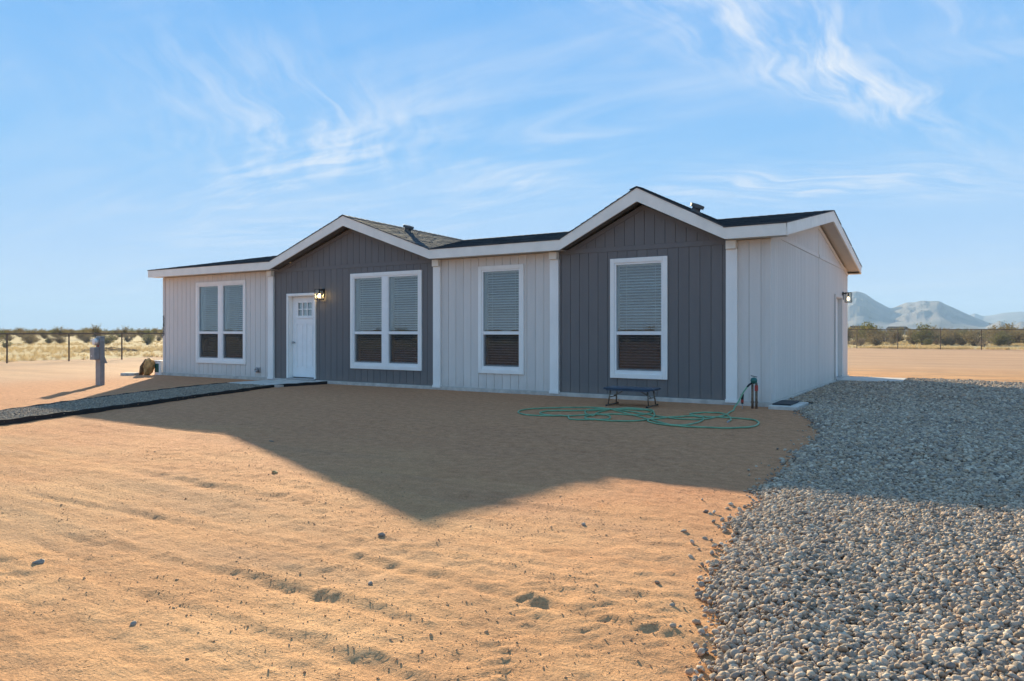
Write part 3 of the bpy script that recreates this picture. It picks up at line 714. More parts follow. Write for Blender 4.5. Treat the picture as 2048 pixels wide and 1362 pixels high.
for a, b in pnx:
    P(MB().box(a, b, F+.014, Bk-.004, pz0, pz1), 'panel', M['door'], d)
    P(MB().prism([(a+.035, F+.004, pz0+.035), (b-.035, F+.004, pz0+.035), (b-.035, F+.004, pz1-.035), (a+.035, F+.004, pz1-.035)], (0, .0095, 0)), 'panel', M['door'], d, bevel=.004)
lw, lh = (lx1-lx0)/3, (lz1-lz0)/2
for i in range(3):
    for j in range(2): P(MB().box(lx0+lw*i+.012, lx0+lw*(i+1)-.012, F+.016, F+.020, lz0+lh*j+.012, lz0+lh*(j+1)-.012), 'pane', M['glass'], d)
mt = MB()
for i in range(4): mt.box(lx0+lw*i-.012, lx0+lw*i+.012, F-.008, F+.026, lz0-.012, lz1+.012)
for j in range(3):
    for i in range(3): mt.box(lx0+lw*i+.012, lx0+lw*(i+1)-.012, F-.007, F+.025, lz0+lh*j-.012, lz0+lh*j+.012)
P(mt, 'muntin', M['door'], d)
P(MB().box(lx0-.04, lx1+.04, F-.020, F-.001, lz0-.055, lz0-.016), 'shelf', M['door'], d, bevel=.003)
P(MB().box(lx0+.0, lx1-.0, Bk+.02, Bk+.024, lz0, lz1), 'privacy_film', M['blind'], d)
P(MB().lathe([(.018, 0), (.018, .03), (.03, .045), (.032, .062), (.02, .075)], 14, Matrix.Translation((sx0+.07, F, 1.02)) @ Matrix.Rotation(R(90), 4, 'X')), 'knob', M['galv'], d, smooth=True)
# ---- side door
d = P(MB(), 'door', M['door'])
y0, y1, z0, z1 = 6.97, 8.15, .085, 2.26
for q in ((y0, y0+.075, z0-.01, z1), (y1-.075, y1, z0-.01, z1), (y0+.075, y1-.075, z1-.075, z1)):
    P(MB().box(.001, .040, q[0]+.0005, q[1]-.0005, q[2], q[3]-.0005), 'casing', M['light'], d, bevel=.004)
P(MB().box(-.13, .012, y0+.08, y0+.095, z0, z1-.075).box(-.13, .012, y1-.095, y1-.08, z0, z1-.075).box(-.13, .012, y0+.095, y1-.095, z1-.09, z1-.075), 'jamb', M['light'], d)
P(MB().box(-.11, -.07, y0+.098, y1-.098, z0+.03, z1-.093), 'slab', M['door'], d)
P(MB().box(-.13, .06, y0+.02, y1-.02, z0-.03, z0+.02), 'threshold', M['galv'], d, bevel=.004)
for zz in (1.0, 1.13):
    P(MB().lathe([(.022, 0), (.022, .02), (.03, .04), (.032, .06), (.02, .072)] if zz == 1.0 else [(.027, 0), (.027, .018), (.018, .024)], 14, Matrix.Translation((-.07, y0+.19, zz)) @ Matrix.Rotation(R(90), 4, 'Y')), 'knob', M['black'], d, smooth=True)
# ---- dryer vent low on the front wall
v = P(MB().box(-13.40, -13.23, -.030, -.001, .20, .345), 'wall_vent', M['galv'], bevel=.004)
P(MB().lathe([(.052, 0), (.052, .06), (.04, .065), (.04, .03)], 18, Matrix.Translation((-13.315, -.03, .268)) @ Matrix.Rotation(R(90), 4, 'X')), 'nozzle', M['galv'], v, smooth=True)
# ---- roof
roof_planes = []
gz_back = [4.02, 4.0]
def rp(*pts): roof_planes.append([Vector(p) for p in pts])
def main_z(y): return ZE + (ZR-ZE)*(y-YF)/(YM-YF) if y <= YM else ZE + (ZR-ZE)*(YR-y)/(YR-YM)
g1, g2 = G
rp((XL, YF, ZE), (g1[0]-g1[1], YF, ZE), (g1[0], YM, ZR), (XL, YM, ZR))
rp((g1[0]+g1[1], YF, ZE), (g2[0]-g2[1], YF, ZE), (g2[0], YM, ZR), (g1[0], YM, ZR))
rp((g2[0]+g2[1], YF, ZE), (XR, YF, ZE), (XR, YM, ZR), (g2[0], YM, ZR))
rp((XR, YR, ZE), (XL, YR, ZE), (XL, YM, ZR), (XR, YM, ZR))
for g in G:
    rp((g[0]-g[1], YF, ZE), (g[0], YF, g[2]), (g[0], YM, ZR))
    rp((g[0], YF, g[2]), (g[0]+g[1], YF, ZE), (g[0], YM, ZR))
deck = MB()
for pl in roof_planes: deck.prism([p-Vector((0, 0, .012)) for p in pl], (0, 0, -.07))
roof = P(deck, 'roof', M['soffit'])
def clip(poly, ring):          # both 2-D, ring convex counter-clockwise
    for i in range(len(ring)):
        a, b = ring[i], ring[(i+1) % len(ring)]; out = []
        side = lambda p: (b[0]-a[0])*(p[1]-a[1])-(b[1]-a[1])*(p[0]-a[0])
        for j in range(len(poly)):
            p, q = poly[j], poly[(j+1) % len(poly)]; sp, sq = side(p), side(q)
            if sp >= 0: out.append(p)
            if (sp >= 0) != (sq >= 0): t = sp/(sp-sq); out.append((p[0]+(q[0]-p[0])*t, p[1]+(q[1]-p[1])*t))
        poly = out
        if len(poly) < 3: return []
    return poly
def shingle(pl):
    n = (pl[1]-pl[0]).cross(pl[2]-pl[0]).normalized()
    if n.z < 0: n = -n; pl = pl[::-1]
    dn = Vector((n.x, n.y, 0)); dn = (dn - n*dn.dot(n)).normalized()       # downslope
    ac = n.cross(dn)                                                      # across
    o0 = pl[0]; ring = [((p-o0).dot(ac), -(p-o0).dot(dn)) for p in pl]
    area = sum(ring[i][0]*ring[(i+1)%len(ring)][1]-ring[(i+1)%len(ring)][0]*ring[i][1] for i in range(len(ring)))
    if area < 0: ring = ring[::-1]
    xs = [p[0] for p in ring]; ys = [p[1] for p in ring]
    cx = sum(xs)/len(xs); cyy = sum(ys)/len(ys)
    ring = [(p[0]+(.022 if p[0] > cx else -.022), p[1]+(-.022 if p[1] < cyy else 0)) for p in ring]
    mb = MB(); rnd = []; y = min(ys)-.02; row = 0
    while y < max(ys):
        x = min(xs)-random.random()*.3
        while x < max(xs):
            wd = random.uniform(.14, .34); drop = random.choice((0, 0, .012, .02))
            q = clip([(x+.003, y-drop), (x+wd-.003, y-drop), (x+wd-.003, y+.16), (x+.003, y+.16)], ring)
            if len(q) >= 3:
                th = random.uniform(.007, .013)
                hgt = lambda v: th*(1-min(1, max(0, (v-y)/.16)))+.002
                top = [o0+ac*p[0]-dn*p[1]+n*hgt(p[1]) for p in q]; bot = [o0+ac*p[0]-dn*p[1]-n*.010 for p in q]
                k = len(q); mb.add(top+bot, [tuple(range(k))]+[(i, k+i, k+(i+1)%k, (i+1)%k) for i in range(k)]); rnd += [random.random()]*(k+1)
            x += wd
        y += .142; row += 1
    o = P(mb, 'shingles', M['shingle'], roof); o['kind'] = 'stuff'
    a = o.data.attributes.new('rnd', 'FLOAT', 'FACE'); a.data.foreach_set('value', rnd)
for pl in roof_planes: shingle(pl)
cap = MB()                      # ridge caps
for a, b in (((XL, YM, ZR), (XR, YM, ZR)), ((g1[0], YF-.02, g1[2]), (g1[0], YM, ZR)), ((g2[0], YF-.02, g2[2]), (g2[0], YM, ZR))):
    a, b = Vector(a), Vector(b); n_ = int((b-a).length/.2); sd_ = Vector((0, 1, 0)) if abs(b.x-a.x) > 1 else Vector((1, 0, 0))
    sl_ = .19 if sd_.y else .36
    for i in range(n_):
        p, q = a.lerp(b, i/n_), a.lerp(b, (i+1)/n_); u1, u2 = .020, .012
        for sg in (-1, 1):
            w_ = sd_*sg*.14 - Vector((0, 0, .14*sl_))
            cap.add([p+Vector((0,0,u1)), q+Vector((0,0,u2)), q+w_+Vector((0,0,u2)), p+w_+Vector((0,0,u1)), p+w_+Vector((0,0,u1-.012)), q+w_+Vector((0,0,u2-.012))], [(0,1,2,3) if sg < 0 else (3,2,1,0), (3,2,5,4)])
o = P(cap, 'ridge_cap', M['shingle'], roof); a = o.data.attributes.new('rnd', 'FLOAT', 'FACE'); a.data.foreach_set('value', [random.random() for _ in o.data.polygons])
def roof_vent(x, y, z, slope):
    Mx = Matrix.Translation((x, y, z)) @ Matrix.Rotation(slope, 4, 'Y')
    v = P(MB().lathe([(.15, -.03), (.15, .006), (.09, .012), (.085, .08), (.135, .085), (.14, .145), (.125, .155), (.0, .165)], 20, Mx), 'roof_vent', M['ventgrey'], roof, smooth=False)
for g, dx, yv in ((G[0], .62, 1.35), (G[1], .62, 1.2)):
    k = (YM-yv)/(YM-YF); xx = g[0]+dx; zz = ZR+(g[2]-ZR)*k - dx*(g[2]-ZE)/g[1]*1.0
    roof_vent(xx, yv, zz+.01, math.atan((g[2]-ZE)/g[1])*.8)
# ---- fascia boards and soffits
def fas(p0, p1, t0, t1, off):
    q = Vector(off).normalized()*-.010; p0 = tuple(Vector(p0)+q); p1 = tuple(Vector(p1)+q)
    P(MB().prism([p0, p1, (p1[0], p1[1], t1), (p0[0], p0[1], t0)], off), 'fascia_board', M['fascia'])
TH = .032
xk = [XL, g1[0]-g1[1], g1[0]+g1[1], g2[0]-g2[1], g2[0]+g2[1], XR]
for a, b in ((0, 1), (2, 3), (4, 5)): fas((xk[a], YF, ZEB), (xk[b], YF, ZEB), ZE-.012, ZE-.012, (0, TH, 0))
for g in G:
    for sg in (-1, 1): fas((g[0]+sg*g[1], YF, ZEB), (g[0], YF, g[3]), ZE-.012, g[2]-.012, (0, TH, 0))
    for sg in (-1, 1):
        x0, x1 = g[0]+sg*g[1], g[0]
        P(MB().prism([(x0, YF+TH, ZEB+.03), (x1, YF+TH, g[3]+.03), (x1, .0, g[3]+.03), (x0, .0, ZEB+.03)], (0, 0, .012)), 'soffit', M['dark'])
rz = ZR-.245
for X, off in ((XR, -TH), (XL, TH)):
    for ya, yb in ((YF+TH+.001, YM), (YR-TH-.001, YM)): fas((X, ya, ZEB+.005), (X, yb, rz), ZE-.006, ZR-.012, (off, 0, 0))
    xa, xb = (0.0, XR-TH) if X > 0 else (XL+TH, L0)
    for ya, yb in ((YF+TH, YM), (YR-TH, YM)):
        P(MB().prism([(xa, ya, ZEB+.03), (xb, ya, ZEB+.03), (xb, yb, rz+.03), (xa, yb, rz+.03)], (0, 0, .012)), 'soffit', M['soffit'])
fas((XL, YR, ZEB), (XR, YR, ZEB), ZE-.012, ZE-.012, (0, -TH, 0))
for a, b in ((0, 1), (2, 3), (4, 5)): P(MB().box(max(xk[a], XL+TH), min(xk[b], XR-TH), YF+TH, .0, ZEB+.006, ZEB+.016), 'soffit', M['soffit'])
P(MB().box(XL+TH, XR-TH, DEP, YR-TH, ZEB+.006, ZEB+.016), 'soffit', M['soffit'])
tag(house, 'single-storey grey and charcoal manufactured house with two front gables and white trim', 'house')

# ------------------------------------------------------------------ wall lanterns
def lantern(loc, rz, bulb, label):
    t = empty('wall_lantern', loc, rz)              # local: wall at y=0, lamp towards -y
    MB().box(-.055, .055, -.022, 0, -.05, .16).build('backplate', M['black'], t, bevel=.004)
    MB().box(-.016, .016, -.10, -.022, .105, .135).build('arm', M['black'], t)
    fr = MB(); h = .075; y = -.135
    for sx in (-1, 1):
        for sy in (-1, 1): fr.box(sx*h-.007, sx*h+.007, y+sy*h-.007, y+sy*h+.007, -.12, .135)
    for z in (-.12, .135):
        for s in (-1, 1): fr.box(-h-.007, h+.007, y+s*h-.008, y+s*h+.008, z-.008, z+.008); fr.box(s*h-.0075, s*h+.0075, y-h, y+h, z-.0075, z+.0075)
    fr.box(-h, h, y-h, y+h, .130, .142); fr.build('cage', M['black'], t)
    for s in (-1, 1):
        MB().box(-h+.008, h-.008, y+s*h-.0015, y+s*h+.0015, -.11, .126).build('pane', M['lampglass'], t)
        MB().box(s*h-.0015, s*h+.0015, y-h+.008, y+h-.008, -.11, .126).build('pane', M['lampglass'], t)
    MB().lathe([(.018, .13), (.018, .05), (.022, .045), (.022, .03)], 12, Matrix.Translation((0, y, 0))).build('socket', M['black'], t)
    MB().lathe([(.012, .03), (.03, -.01), (.034, -.04), (.026, -.065), (.004, -.075)], 14, Matrix.Translation((0, y, 0))).build('bulb', M[bulb], t, smooth=True)
    tag(t, label, 'lantern', 'black outdoor wall lanterns')
lantern((-10.86, -.001, 2.22), 0, 'bulb', 'lit black box lantern on the charcoal wall right of the front door')
lantern((.0125, 8.36, 2.21), R(90), 'bulb_dim', 'black box lantern on the end wall beside the side door')

# ------------------------------------------------------------------ folding bench
b = empty('folding_bench', (-2.11, -1.08, 0), R(2))
tp = MB().box(-.46, .46, -.21, .21, .285, .322).build('seat', M['navy'], b, bevel=.018)
MB().box(-.40, .40, -.214, -.206, .270, .290).build('rim', M['navy'], b)
for s in (-1, 1):
    x = s*.37
    for y in (-.15, .15): MB().tube([(x-s*.03, y, .285), (x, y*1.25, .02)], .0125, 8).build('leg', M['bronze'], b, smooth=True)
    MB().tube([(x, -.26, .014), (x, .26, .014)], .013, 8).build('foot_bar', M['bronze'], b, smooth=True)
    MB().tube([(x-s*.01, -.16, .15), (x-s*.01, .16, .15)], .009, 6).build('cross_bar', M['bronze'], b, smooth=True)
    MB().tube([(x-s*.01, 0, .15), (x-s*.12, 0, .21), (x-s*.26, 0, .282)], .008, 6).build('brace', M['bronze'], b, smooth=True)
    for y in (-.265, .265): MB().tube([(x, y-.012, .014), (x, y+.012, .014)], .017, 8).build('end_cap', M['rubber'], b)
tag(b, 'low folding bench with navy plastic top under the right-hand window', 'bench')

# ------------------------------------------------------------------ standpipe, stake and hose
h = empty('water_standpipe', (-.17, -.42, 0))
for x, zt in ((-.033, .40), (.033, .43)):
    MB().tube([(x, 0, -.03), (x, 0, zt)], .021, 10).build('pipe', M['pipe'], h, smooth=True)
    MB().tube([(x, 0, .095), (x, 0, .125)], .029, 10).build('coupling', M['pipe'], h)
MB().tube([(.033, -.004, .30), (.033, -.004, .395)], .030, 10).build('red_sleeve', M['red'], h)
MB().tube([(-.033, 0, .40), (-.02, 0, .435), (.02, 0, .45), (.033, 0, .43)], .022, 8).build('elbow', M['galv'], h, smooth=True)
MB().lathe([(.02, .42), (.05, .44), (.058, .475), (.05, .51), (.02, .525)], 14, Matrix.Translation((-.005, -.02, 0))).build('vacuum_breaker', M['teal'], h, smooth=True)
MB().tube([(-.05, -.03, .555), (.05, -.03, .535)], .007, 6).build('handle', M['black'], h)
MB().tube([(0, -.03, .52), (0, -.03, .548)], .010, 8).build('stem', M['galv'], h)
MB().tube([(-.03, -.02, .435), (-.075, -.06, .40), (-.10, -.08, .365)], .017, 8).build('spout', M['black'], h, smooth=True)
tag(h, 'rusty twin-pipe water standpipe with teal valve at the corner of the house', 'standpipe')
k = empty('sprinkler_stake', (-.33, -.58, 0))
MB().tube([(0, 0, -.04), (0, 0, .12)], .006, 6).build('rod', M['galv'], k)
MB().tube([(0, 0, .085), (0, 0, .11)], .02, 10).build('collar', M['black'], k)
MB().tube([(0, 0, .11), (0, 0, .155)], .024, 10).build('red_body', M['red'], k)
MB().tube([(0, 0, .155), (0, 0, .245)], [.022, .027], 10).build('head', M['black'], k)
tag(k, 'short sprinkler stake with black and red head left of the standpipe', 'stake')
HP = [(-.27,-.50,.365), (-.31,-.62,.27), (-.34,-.80,.13), (-.36,-1.0,.045), (-.35,-1.25,.013)] + [(x, y, .013) for x, y in
 [(-0.3,-1.76),(-0.44,-2.45),(-0.75,-2.6),(-1.13,-2.4),(-1.61,-2.07),(-2.15,-1.8),(-2.62,-1.75),(-2.95,-1.97),(-3.22,-2.32),(-3.3,-2.76),(-3.21,-3.1),(-3.0,-3.31),(-2.68,-3.37),(-2.34,-3.16),(-2.08,-2.79),(-1.84,-2.49),(-1.5,-2.42),(-1.38,-2.1),(-1.47,-1.81),(-1.73,-1.69),(-2.12,-1.87),(-2.38,-2.18),(-2.64,-2.43),(-2.86,-2.74),(-2.86,-3.01),(-2.59,-3.22),(-2.28,-3.2),(-2.2,-3.3),(-2.05,-3.5),(-1.82,-3.45),(-1.61,-3.28),(-1.66,-2.98),(-1.84,-2.72),(-2.02,-2.75),(-2.04,-3.02),(-1.94,-3.25),(-1.74,-3.4),(-1.39,-3.39),(-1.13,-3.16),(-1.12,-2.64),(-1.38,-1.95),(-1.73,-1.6),(-2.06,-1.66),(-2.17,-2.25),(-1.98,-2.9),(-2.2,-2.7),(-2.42,-2.23),(-2.3,-1.85),(-1.72,-2.25),(-1.03,-2.94),(-0.55,-3.40),(-0.36,-3.19),(-0.37,-2.64),(-0.5,-2.2),(-0.73,-2.15),(-0.91,-2.51),(-1.05,-3.0),(-0.8,-3.36),(-0.46,-3.45),(-0.11,-3.45),(0.25,-3.26),(0.42,-2.95),(0.38,-2.42),(0.22,-2.12),(-0.01,-2.02),(-0.43,-2.09),(-0.72,-2.0),(-0.8,-1.84),(-0.7,-1.6),(-0.46,-1.48),(-0.23,-1.79),(-0.06,-2.26),(-0.02,-2.53)]]
def catmull(pts, n=6):
    pts = [Vector(p) for p in pts]; out = []
    for i in range(len(pts)-1):
        p0, p1, p2, p3 = pts[max(i-1, 0)], pts[i], pts[i+1], pts[min(i+2, len(pts)-1)]
        for j in range(n):
            t = j/n; out.append(.5*((2*p1)+(p2-p0)*t+(2*p0-5*p1+4*p2-p3)*t*t+(3*p1-p0-3*p2+p3)*t**3))
    return out+[pts[-1]]
hp = catmull(HP)
occ = {}
for i, p in enumerate(hp):                       # later loops ride over earlier ones
    if p.z < .05:
        near = [q for q in hp[:max(0, i-10)] if (q.xy-p.xy).length < .03]
        p.z = gz(p.x, p.y) + .013 + min(len(near), 2)*.016
for _ in range(2):
    for i in range(25, len(hp)-1): hp[i].z = (hp[i-1].z+2*hp[i].z+hp[i+1].z)/4
ho = empty('garden_hose', (-1.4, -2.5, 0))
tb = MB().tube([p-Vector((-1.4, -2.5, 0)) for p in hp], .0125, 8).build('tube', M['hose'], ho, smooth=True)
e = hp[-1]-Vector((-1.4, -2.5, 0)); e2 = e+(hp[-1]-hp[-2]).normalized()*.04
MB().tube([e, e2], .017, 10).build('coupling', M['galv'], ho)
tag(ho, 'long green garden hose lying in loose loops on the dirt', 'hose')

# ------------------------------------------------------------------ electric meter pedestal
mp_ = empty('meter_pedestal', (-15.05, -3.28, 0))
MB().box(-.10, .10, -.055, .055, -.03, 1.19).build('post', M['meterpaint'], mp_, bevel=.006)
MB().box(-.105, .105, -.058, -.0555, .0, .62).build('cover_plate', M['meterpaint'], mp_, bevel=.002)
bx = MB().box(-.115, .075, -.19, -.057, .62, .92).build('breaker_box', M['meterpaint'], mp_, bevel=.006)
MB().box(-.05, -.015, -.193, -.1905, .70, .725).build('label_plate', M['vinyl'], bx)
MB().lathe([(.095, 0), (.098, .03), (.092, .035)], 22, Matrix.Translation((-.02, -.056, 1.055)) @ Matrix.Rotation(R(90), 4, 'X')).build('meter_ring', M['galv'], mp_, smooth=False)
gl = MB().lathe([(.085, .03), (.084, .10), (.07, .14), (.035, .158), (.0, .162)], 22, Matrix.Translation((-.02, -.056, 1.055)) @ Matrix.Rotation(R(90), 4, 'X')).build('meter_dome', M['lampglass'], mp_, smooth=True)
MB().lathe([(.072, .03), (.072, .10), (.0, .102)], 22, Matrix.Translation((-.02, -.056, 1.055)) @ Matrix.Rotation(R(90), 4, 'X')).build('meter_face', M['vinyl'], mp_)
MB().box(-.04, .05, -.062, -.0555, .93, .965).build('seal_tag', M['red'], mp_)
MB().box(.1005, .104, -.04, .04, 1.07, 1.15).build('label_plate', M['galv'], mp_)
MB().prism([(.06, .055, .70), (.06, .055, .53), (.06, .125, .53)], (.03, 0, 0)).build('bracket', M['meterpaint'], mp_)
tag(mp_, 'grey electric meter pedestal standing in the dirt left of the house', 'meter pedestal')

# ------------------------------------------------------------------ rock, block and bucket at the left corner
def rock(name, m, size, seed, loc, rot, sub=2, rough=.28):
    o = blob(name, m, seed, sub, size, rough)
    for p in o.data.polygons: p.use_smooth = False
    col.objects.link(o); o.location = loc; o.rotation_euler = rot; return o
o = rock('rock', M['rockdark'], (.16, .30, .62), 5, (-18.14, -.28, .26), (R(8), R(24), R(25)), 2, .6)
tag(o, 'dark brown split rock leaning against the tan rock by the house corner', 'rock')
o = rock('rock', M['rocktan'], (.24, .34, .56), 9, (-17.97, -.22, .235), (R(-6), R(16), R(20)), 2, .55)
tag(o, 'tan yellow rock propped up at the left corner of the house', 'rock')
o = MB().box(-.22, .20, -.14, .14, -.02, .075).build('paver_block', M['conc'], bevel=.015, loc=(-18.30, -.62, 0)); o.rotation_euler = (0, 0, R(28))
tag(o, 'flat grey concrete paver lying beside the leaning rocks', 'paver')
bk = empty('utility_box', (-17.80, .02, 0))
MB().box(-.13, .13, -.11, .11, -.02, .40).build('body', M['vinyl'], bk, bevel=.012)
MB().box(-.14, .14, -.12, .12, .40, .435).build('lid', M['vinyl'], bk, bevel=.01)
MB().box(-.10, .10, -.1125, -.1105, .08, .34).build('label_panel', M['teal'], bk)
tag(bk, 'small white box with teal panel beside the left house corner', 'box')

# ------------------------------------------------------------------ stones and sticks on the soil
for (x, y, sz, m, seed, lab, cat) in (
    (-2.48, -8.56, (.085, .05, .035), 'rocktan', 3, 'flat tan stone on the sunlit dirt just left of the shadow', 'stone'),
    (-1.50, -11.03, (.062, .045, .032), 'stone', 4, 'blue-grey stone on the sand near the left edge', 'stone'),
    (-4.05, -7.28, (.12, .035, .02), 'wood', 6, 'dark piece of wood lying in the shaded dirt', 'wood chip'),
    (.73, -8.68, (.038, .03, .024), 'stone', 8, 'small grey stone on sunlit dirt right of the shadow tip', 'stone'),
    (-.23, -9.60, (.045, .035, .028), 'stone', 10, 'grey stone on the sunlit dirt below the shadow tip', 'stone'),
    (.32, -10.30, (.028, .024, .024), 'stone', 12, 'small dark stone in the middle of the foreground sand', 'stone'),
    (-.21, -11.24, (.03, .026, .02), 'stone', 14, 'small stone on the sand at the bottom left', 'stone')):
    o = rock('wood_chip' if cat == 'wood chip' else 'stone', M[m], sz, seed, (x, y, gz(x, y)+sz[2]*.15), (0, 0, seed), 2, .4)
    tag(o, lab, cat)
n = 60000
th = RNG.normal(0, .55, n); rr = 2.0+15*RNG.random(n)**.75
x = CAM[0]-np.sin(YAW+th*.9)*rr; y = CAM[1]+np.cos(YAW+th*.9)*rr
dens = np.clip(.35+2.6*fbm(x*.5, y*1.3, 4, 55), .05, 1)
k = (RNG.random(n) < dens) & (y < -.35) & (x < drive_edge(y)-.02); x, y = x[k], y[k]
k = ~((x < np.interp(y, PF[:, 1], PF[:, 0])+.05) & (x > np.interp(y, PBk[:, 1], PBk[:, 0])-.05)); x, y = x[k], y[k]
s = .0035+.007*RNG.random(x.size)**2.5+.009*(RNG.random(x.size) < .005)
scatter('soil_clods', np.stack([x, y, relief(x, y)+s*.10], -1), rand_rot(x.size, .6), np.stack([s*1.2, s, s*.8], -1), RNG.integers(0, 4, x.size),
        [blob('clod', M['clod'], 170+i, 1, (1.2, 1, .8), .35) for i in range(4)], 'loose crumbs and clods of soil strewn over the dirt yard', 'soil clods')

# ------------------------------------------------------------------ chain-link fences
def fence(pts, height, label, corner_h=None):
    """pts: post positions in order"""
    f = empty('chain_link_fence', (pts[0][0], pts[0][1], 0)); o0 = Vector((pts[0][0], pts[0][1], 0))
    post = MB().tube([(0, 0, -.1), (0, 0, height)], .032, 8).mesh('post'); post.materials.append(M['post'])
    for p in pts:
        o = bpy.data.objects.new('post', post); col.objects.link(o); o.parent = f; o.location = Vector((p[0], p[1], 0))-o0
    MB().tube([Vector((p[0], p[1], height))-o0 for p in pts], .026, 8).build('top_rail', M['post'], f)
    mb = MB(); r = .0022
    for a, b in zip(pts[:-1], pts[1:]):
        a, b = Vector((*a, 0))-o0, Vector((*b, 0))-o0; ln = (b-a).length; u = (b-a)/ln; nn = Vector((-u.y, u.x, 0)); hh = height-.03; z0 = .03; H_ = hh-z0
        s = -H_
        while s < ln:
            for sg in (1, -1):
                p0, p1 = (s, z0), (s+H_, hh)
                if sg < 0: p0, p1 = (s, hh), (s+H_, z0)
                t0 = max(0, -s/H_); t1 = min(1, (ln-s)/H_)
                if t1-t0 < .02: continue
                A_ = a+u*(p0[0]+(p1[0]-p0[0])*t0)+Vector((0, 0, p0[1]+(p1[1]-p0[1])*t0)); B_ = a+u*(p0[0]+(p1[0]-p0[0])*t1)+Vector((0, 0, p0[1]+(p1[1]-p0[1])*t1))
                w_ = (B_-A_).normalized().cross(nn)*r
                mb.add([A_-w_-nn*r*sg, A_+w_-nn*r*sg, A_+nn*r*2, B_-w_-nn*r*sg, B_+w_-nn*r*sg, B_+nn*r*2], [(0,1,4,3), (1,2,5,4), (2,0,3,5)])
            s += .075
    w = mb.build('wire_mesh', M['galv'], f); w['kind'] = 'stuff'
    tag(f, label, 'fence')
ly = [1.409-2.42*k for k in range(8, 0, -1)] + [1.409, 3.849, 6.209] + [6.209+2.65*k for k in range(1, 17)]
fence([(-30.6, y) for y in ly], 1.215, 'brown chain-link fence along the left side of the yard')
rx = [-4.572-2.78*k for k in range(9, 0, -1)] + [-4.572, -1.751, 1.047, 3.585] + [3.585+2.75*k for k in range(1, 8)]
fence([(x, 49.5) for x in rx], 1.46, 'brown chain-link fence across the back of the lot behind the house')

# ------------------------------------------------------------------ desert scrub
def bush_meshes(seed, w, h, nst, nleaf, mleaf, spread=1.0, leaf=.055):
    rs = random.Random(seed); st = MB(); lf = MB(); tips = []
    for i in range(nst):
        a = rs.random()*6.283; out = w*.5*spread*rs.uniform(.25, 1.0); top = h*rs.uniform(.55, 1.0)
        pts = []; 
        for t in (0, .25, .5, .75, 1):
            k = t**1.3; pts.append(Vector((math.cos(a)*out*(.12+k*.88)+rs.gauss(0, .03), math.sin(a)*out*(.12+k*.88)+rs.gauss(0, .03), top*(1-.45*(out/(w*.5))**2)*t-(.04 if t == 0 else 0))))
        st.tube(pts, [.022, .017, .012, .008, .004], 5, caps=False)
        for j in range(4):
            t = rs.uniform(.12, .95); base = pts[min(3, int(t*4))].lerp(pts[min(4, int(t*4)+1)], t*4-int(t*4))
            d = Vector((rs.gauss(0, 1), rs.gauss(0, 1), rs.uniform(.1, 1.2))).normalized()*rs.uniform(.15, .4)*h*.5
            st.tube([base, base+d*.5+Vector((0, 0, .02)), base+d], [.008, .005, .002], 4, caps=False); tips += [base+d*q for q in (.4, .7, 1)]
        tips += pts[1:]
    for i in range(nleaf):
        p = rs.choice(tips)+Vector((rs.gauss(0, .085), rs.gauss(0, .085), rs.gauss(0, .07)))*h
        if p.z < .05*h: continue
        n = Vector((rs.gauss(0, 1), rs.gauss(0, 1), rs.gauss(0, .8)+.3)).normalized(); u = n.orthogonal().normalized(); v = n.cross(u)
        s = leaf*rs.uniform(.5, 1.3); q = rs.uniform(.35, .7)
        lf.add([p-u*s, p-v*s*q, p+u*s, p+v*s*q], [(0, 1, 2, 3)])
    a, b = st.mesh('stems', True), lf.mesh('foliage'); a.materials.append(M['stem']); b.materials.append(mleaf); return a, b
KINDS = [bush_meshes(1, 1.9, 1.25, 16, 1500, M['leaf']), bush_meshes(2, 2.2, 1.35, 20, 2000, M['leafg']), bush_meshes(3, 1.5, 1.0, 14, 520, M['twig'], 1.1, .035), bush_meshes(4, 2.3, 1.6, 18, 1900, M['leaf'])]
def bush(x, y, kind, s, label, group):
    t = empty('scrub_bush', (x, y, 0), (x*7.3+y*1.9) % 6.28); t.scale = (s, s, s)
    for nm, me in zip(('stems', 'foliage'), KINDS[kind]):
        o = bpy.data.objects.new(nm, me); col.objects.link(o); o.parent = t
    tag(t, label, 'bush', group)
GR, GL = 'scrub bushes beyond the back fence', 'scrub bushes beyond the left fence'
for (x, y, kd, s, lab) in (
    (-5.58, 59.9, 2, 1.0, 'thin twiggy bush nearest the house behind the back fence, by the first post'),
    (-4.10, 59.2, 0, .85, 'olive bush with bare fanned stems between first and second posts of the back fence'),
    (-1.89, 70.0, 3, .95, 'wide dark olive bush just right of the second back fence post'),
    (-.36, 77.3, 0, 1.0, 'dense bush left of the third visible post of the back fence'),
    (2.05, 75.5, 1, 1.0, 'broad greenish bush midway between third and fourth back fence posts'),
    (3.81, 60.7, 2, .85, 'low dry twiggy bush right at the fourth visible post of the back fence'),
    (5.11, 66.6, 1, .85, 'yellow-green rounded bush right of the fourth back fence post'),
    (7.37, 80.2, 3, 1.05, 'large olive bush at the far right edge behind the back fence'),
    (-8.2, 84.0, 3, 1.15, 'tall dark bush nearest the house corner, behind the thin twiggy one')):
    bush(x, y, kd, s*1.2, lab, GR)
for (x, y, kd, s, lab) in (
    (-66.6, 29.5, 1, .85, 'green bush just left of the house corner beyond the left fence'),
    (-70.5, 27.6, 1, .85, 'green bush seen right behind the meter pedestal'),
    (-61.0, 14.4, 1, .5, 'small green bush at the far left edge beyond the fence'),
    (-78.3, 27.1, 0, .9, 'olive bush between the two leftmost fence posts, beyond the pale clearing'),
    (-77.7, 23.9, 3, .8, 'dark olive bush beneath the pale far tree on the left')):
    bush(x, y, kd, s, lab, GL)
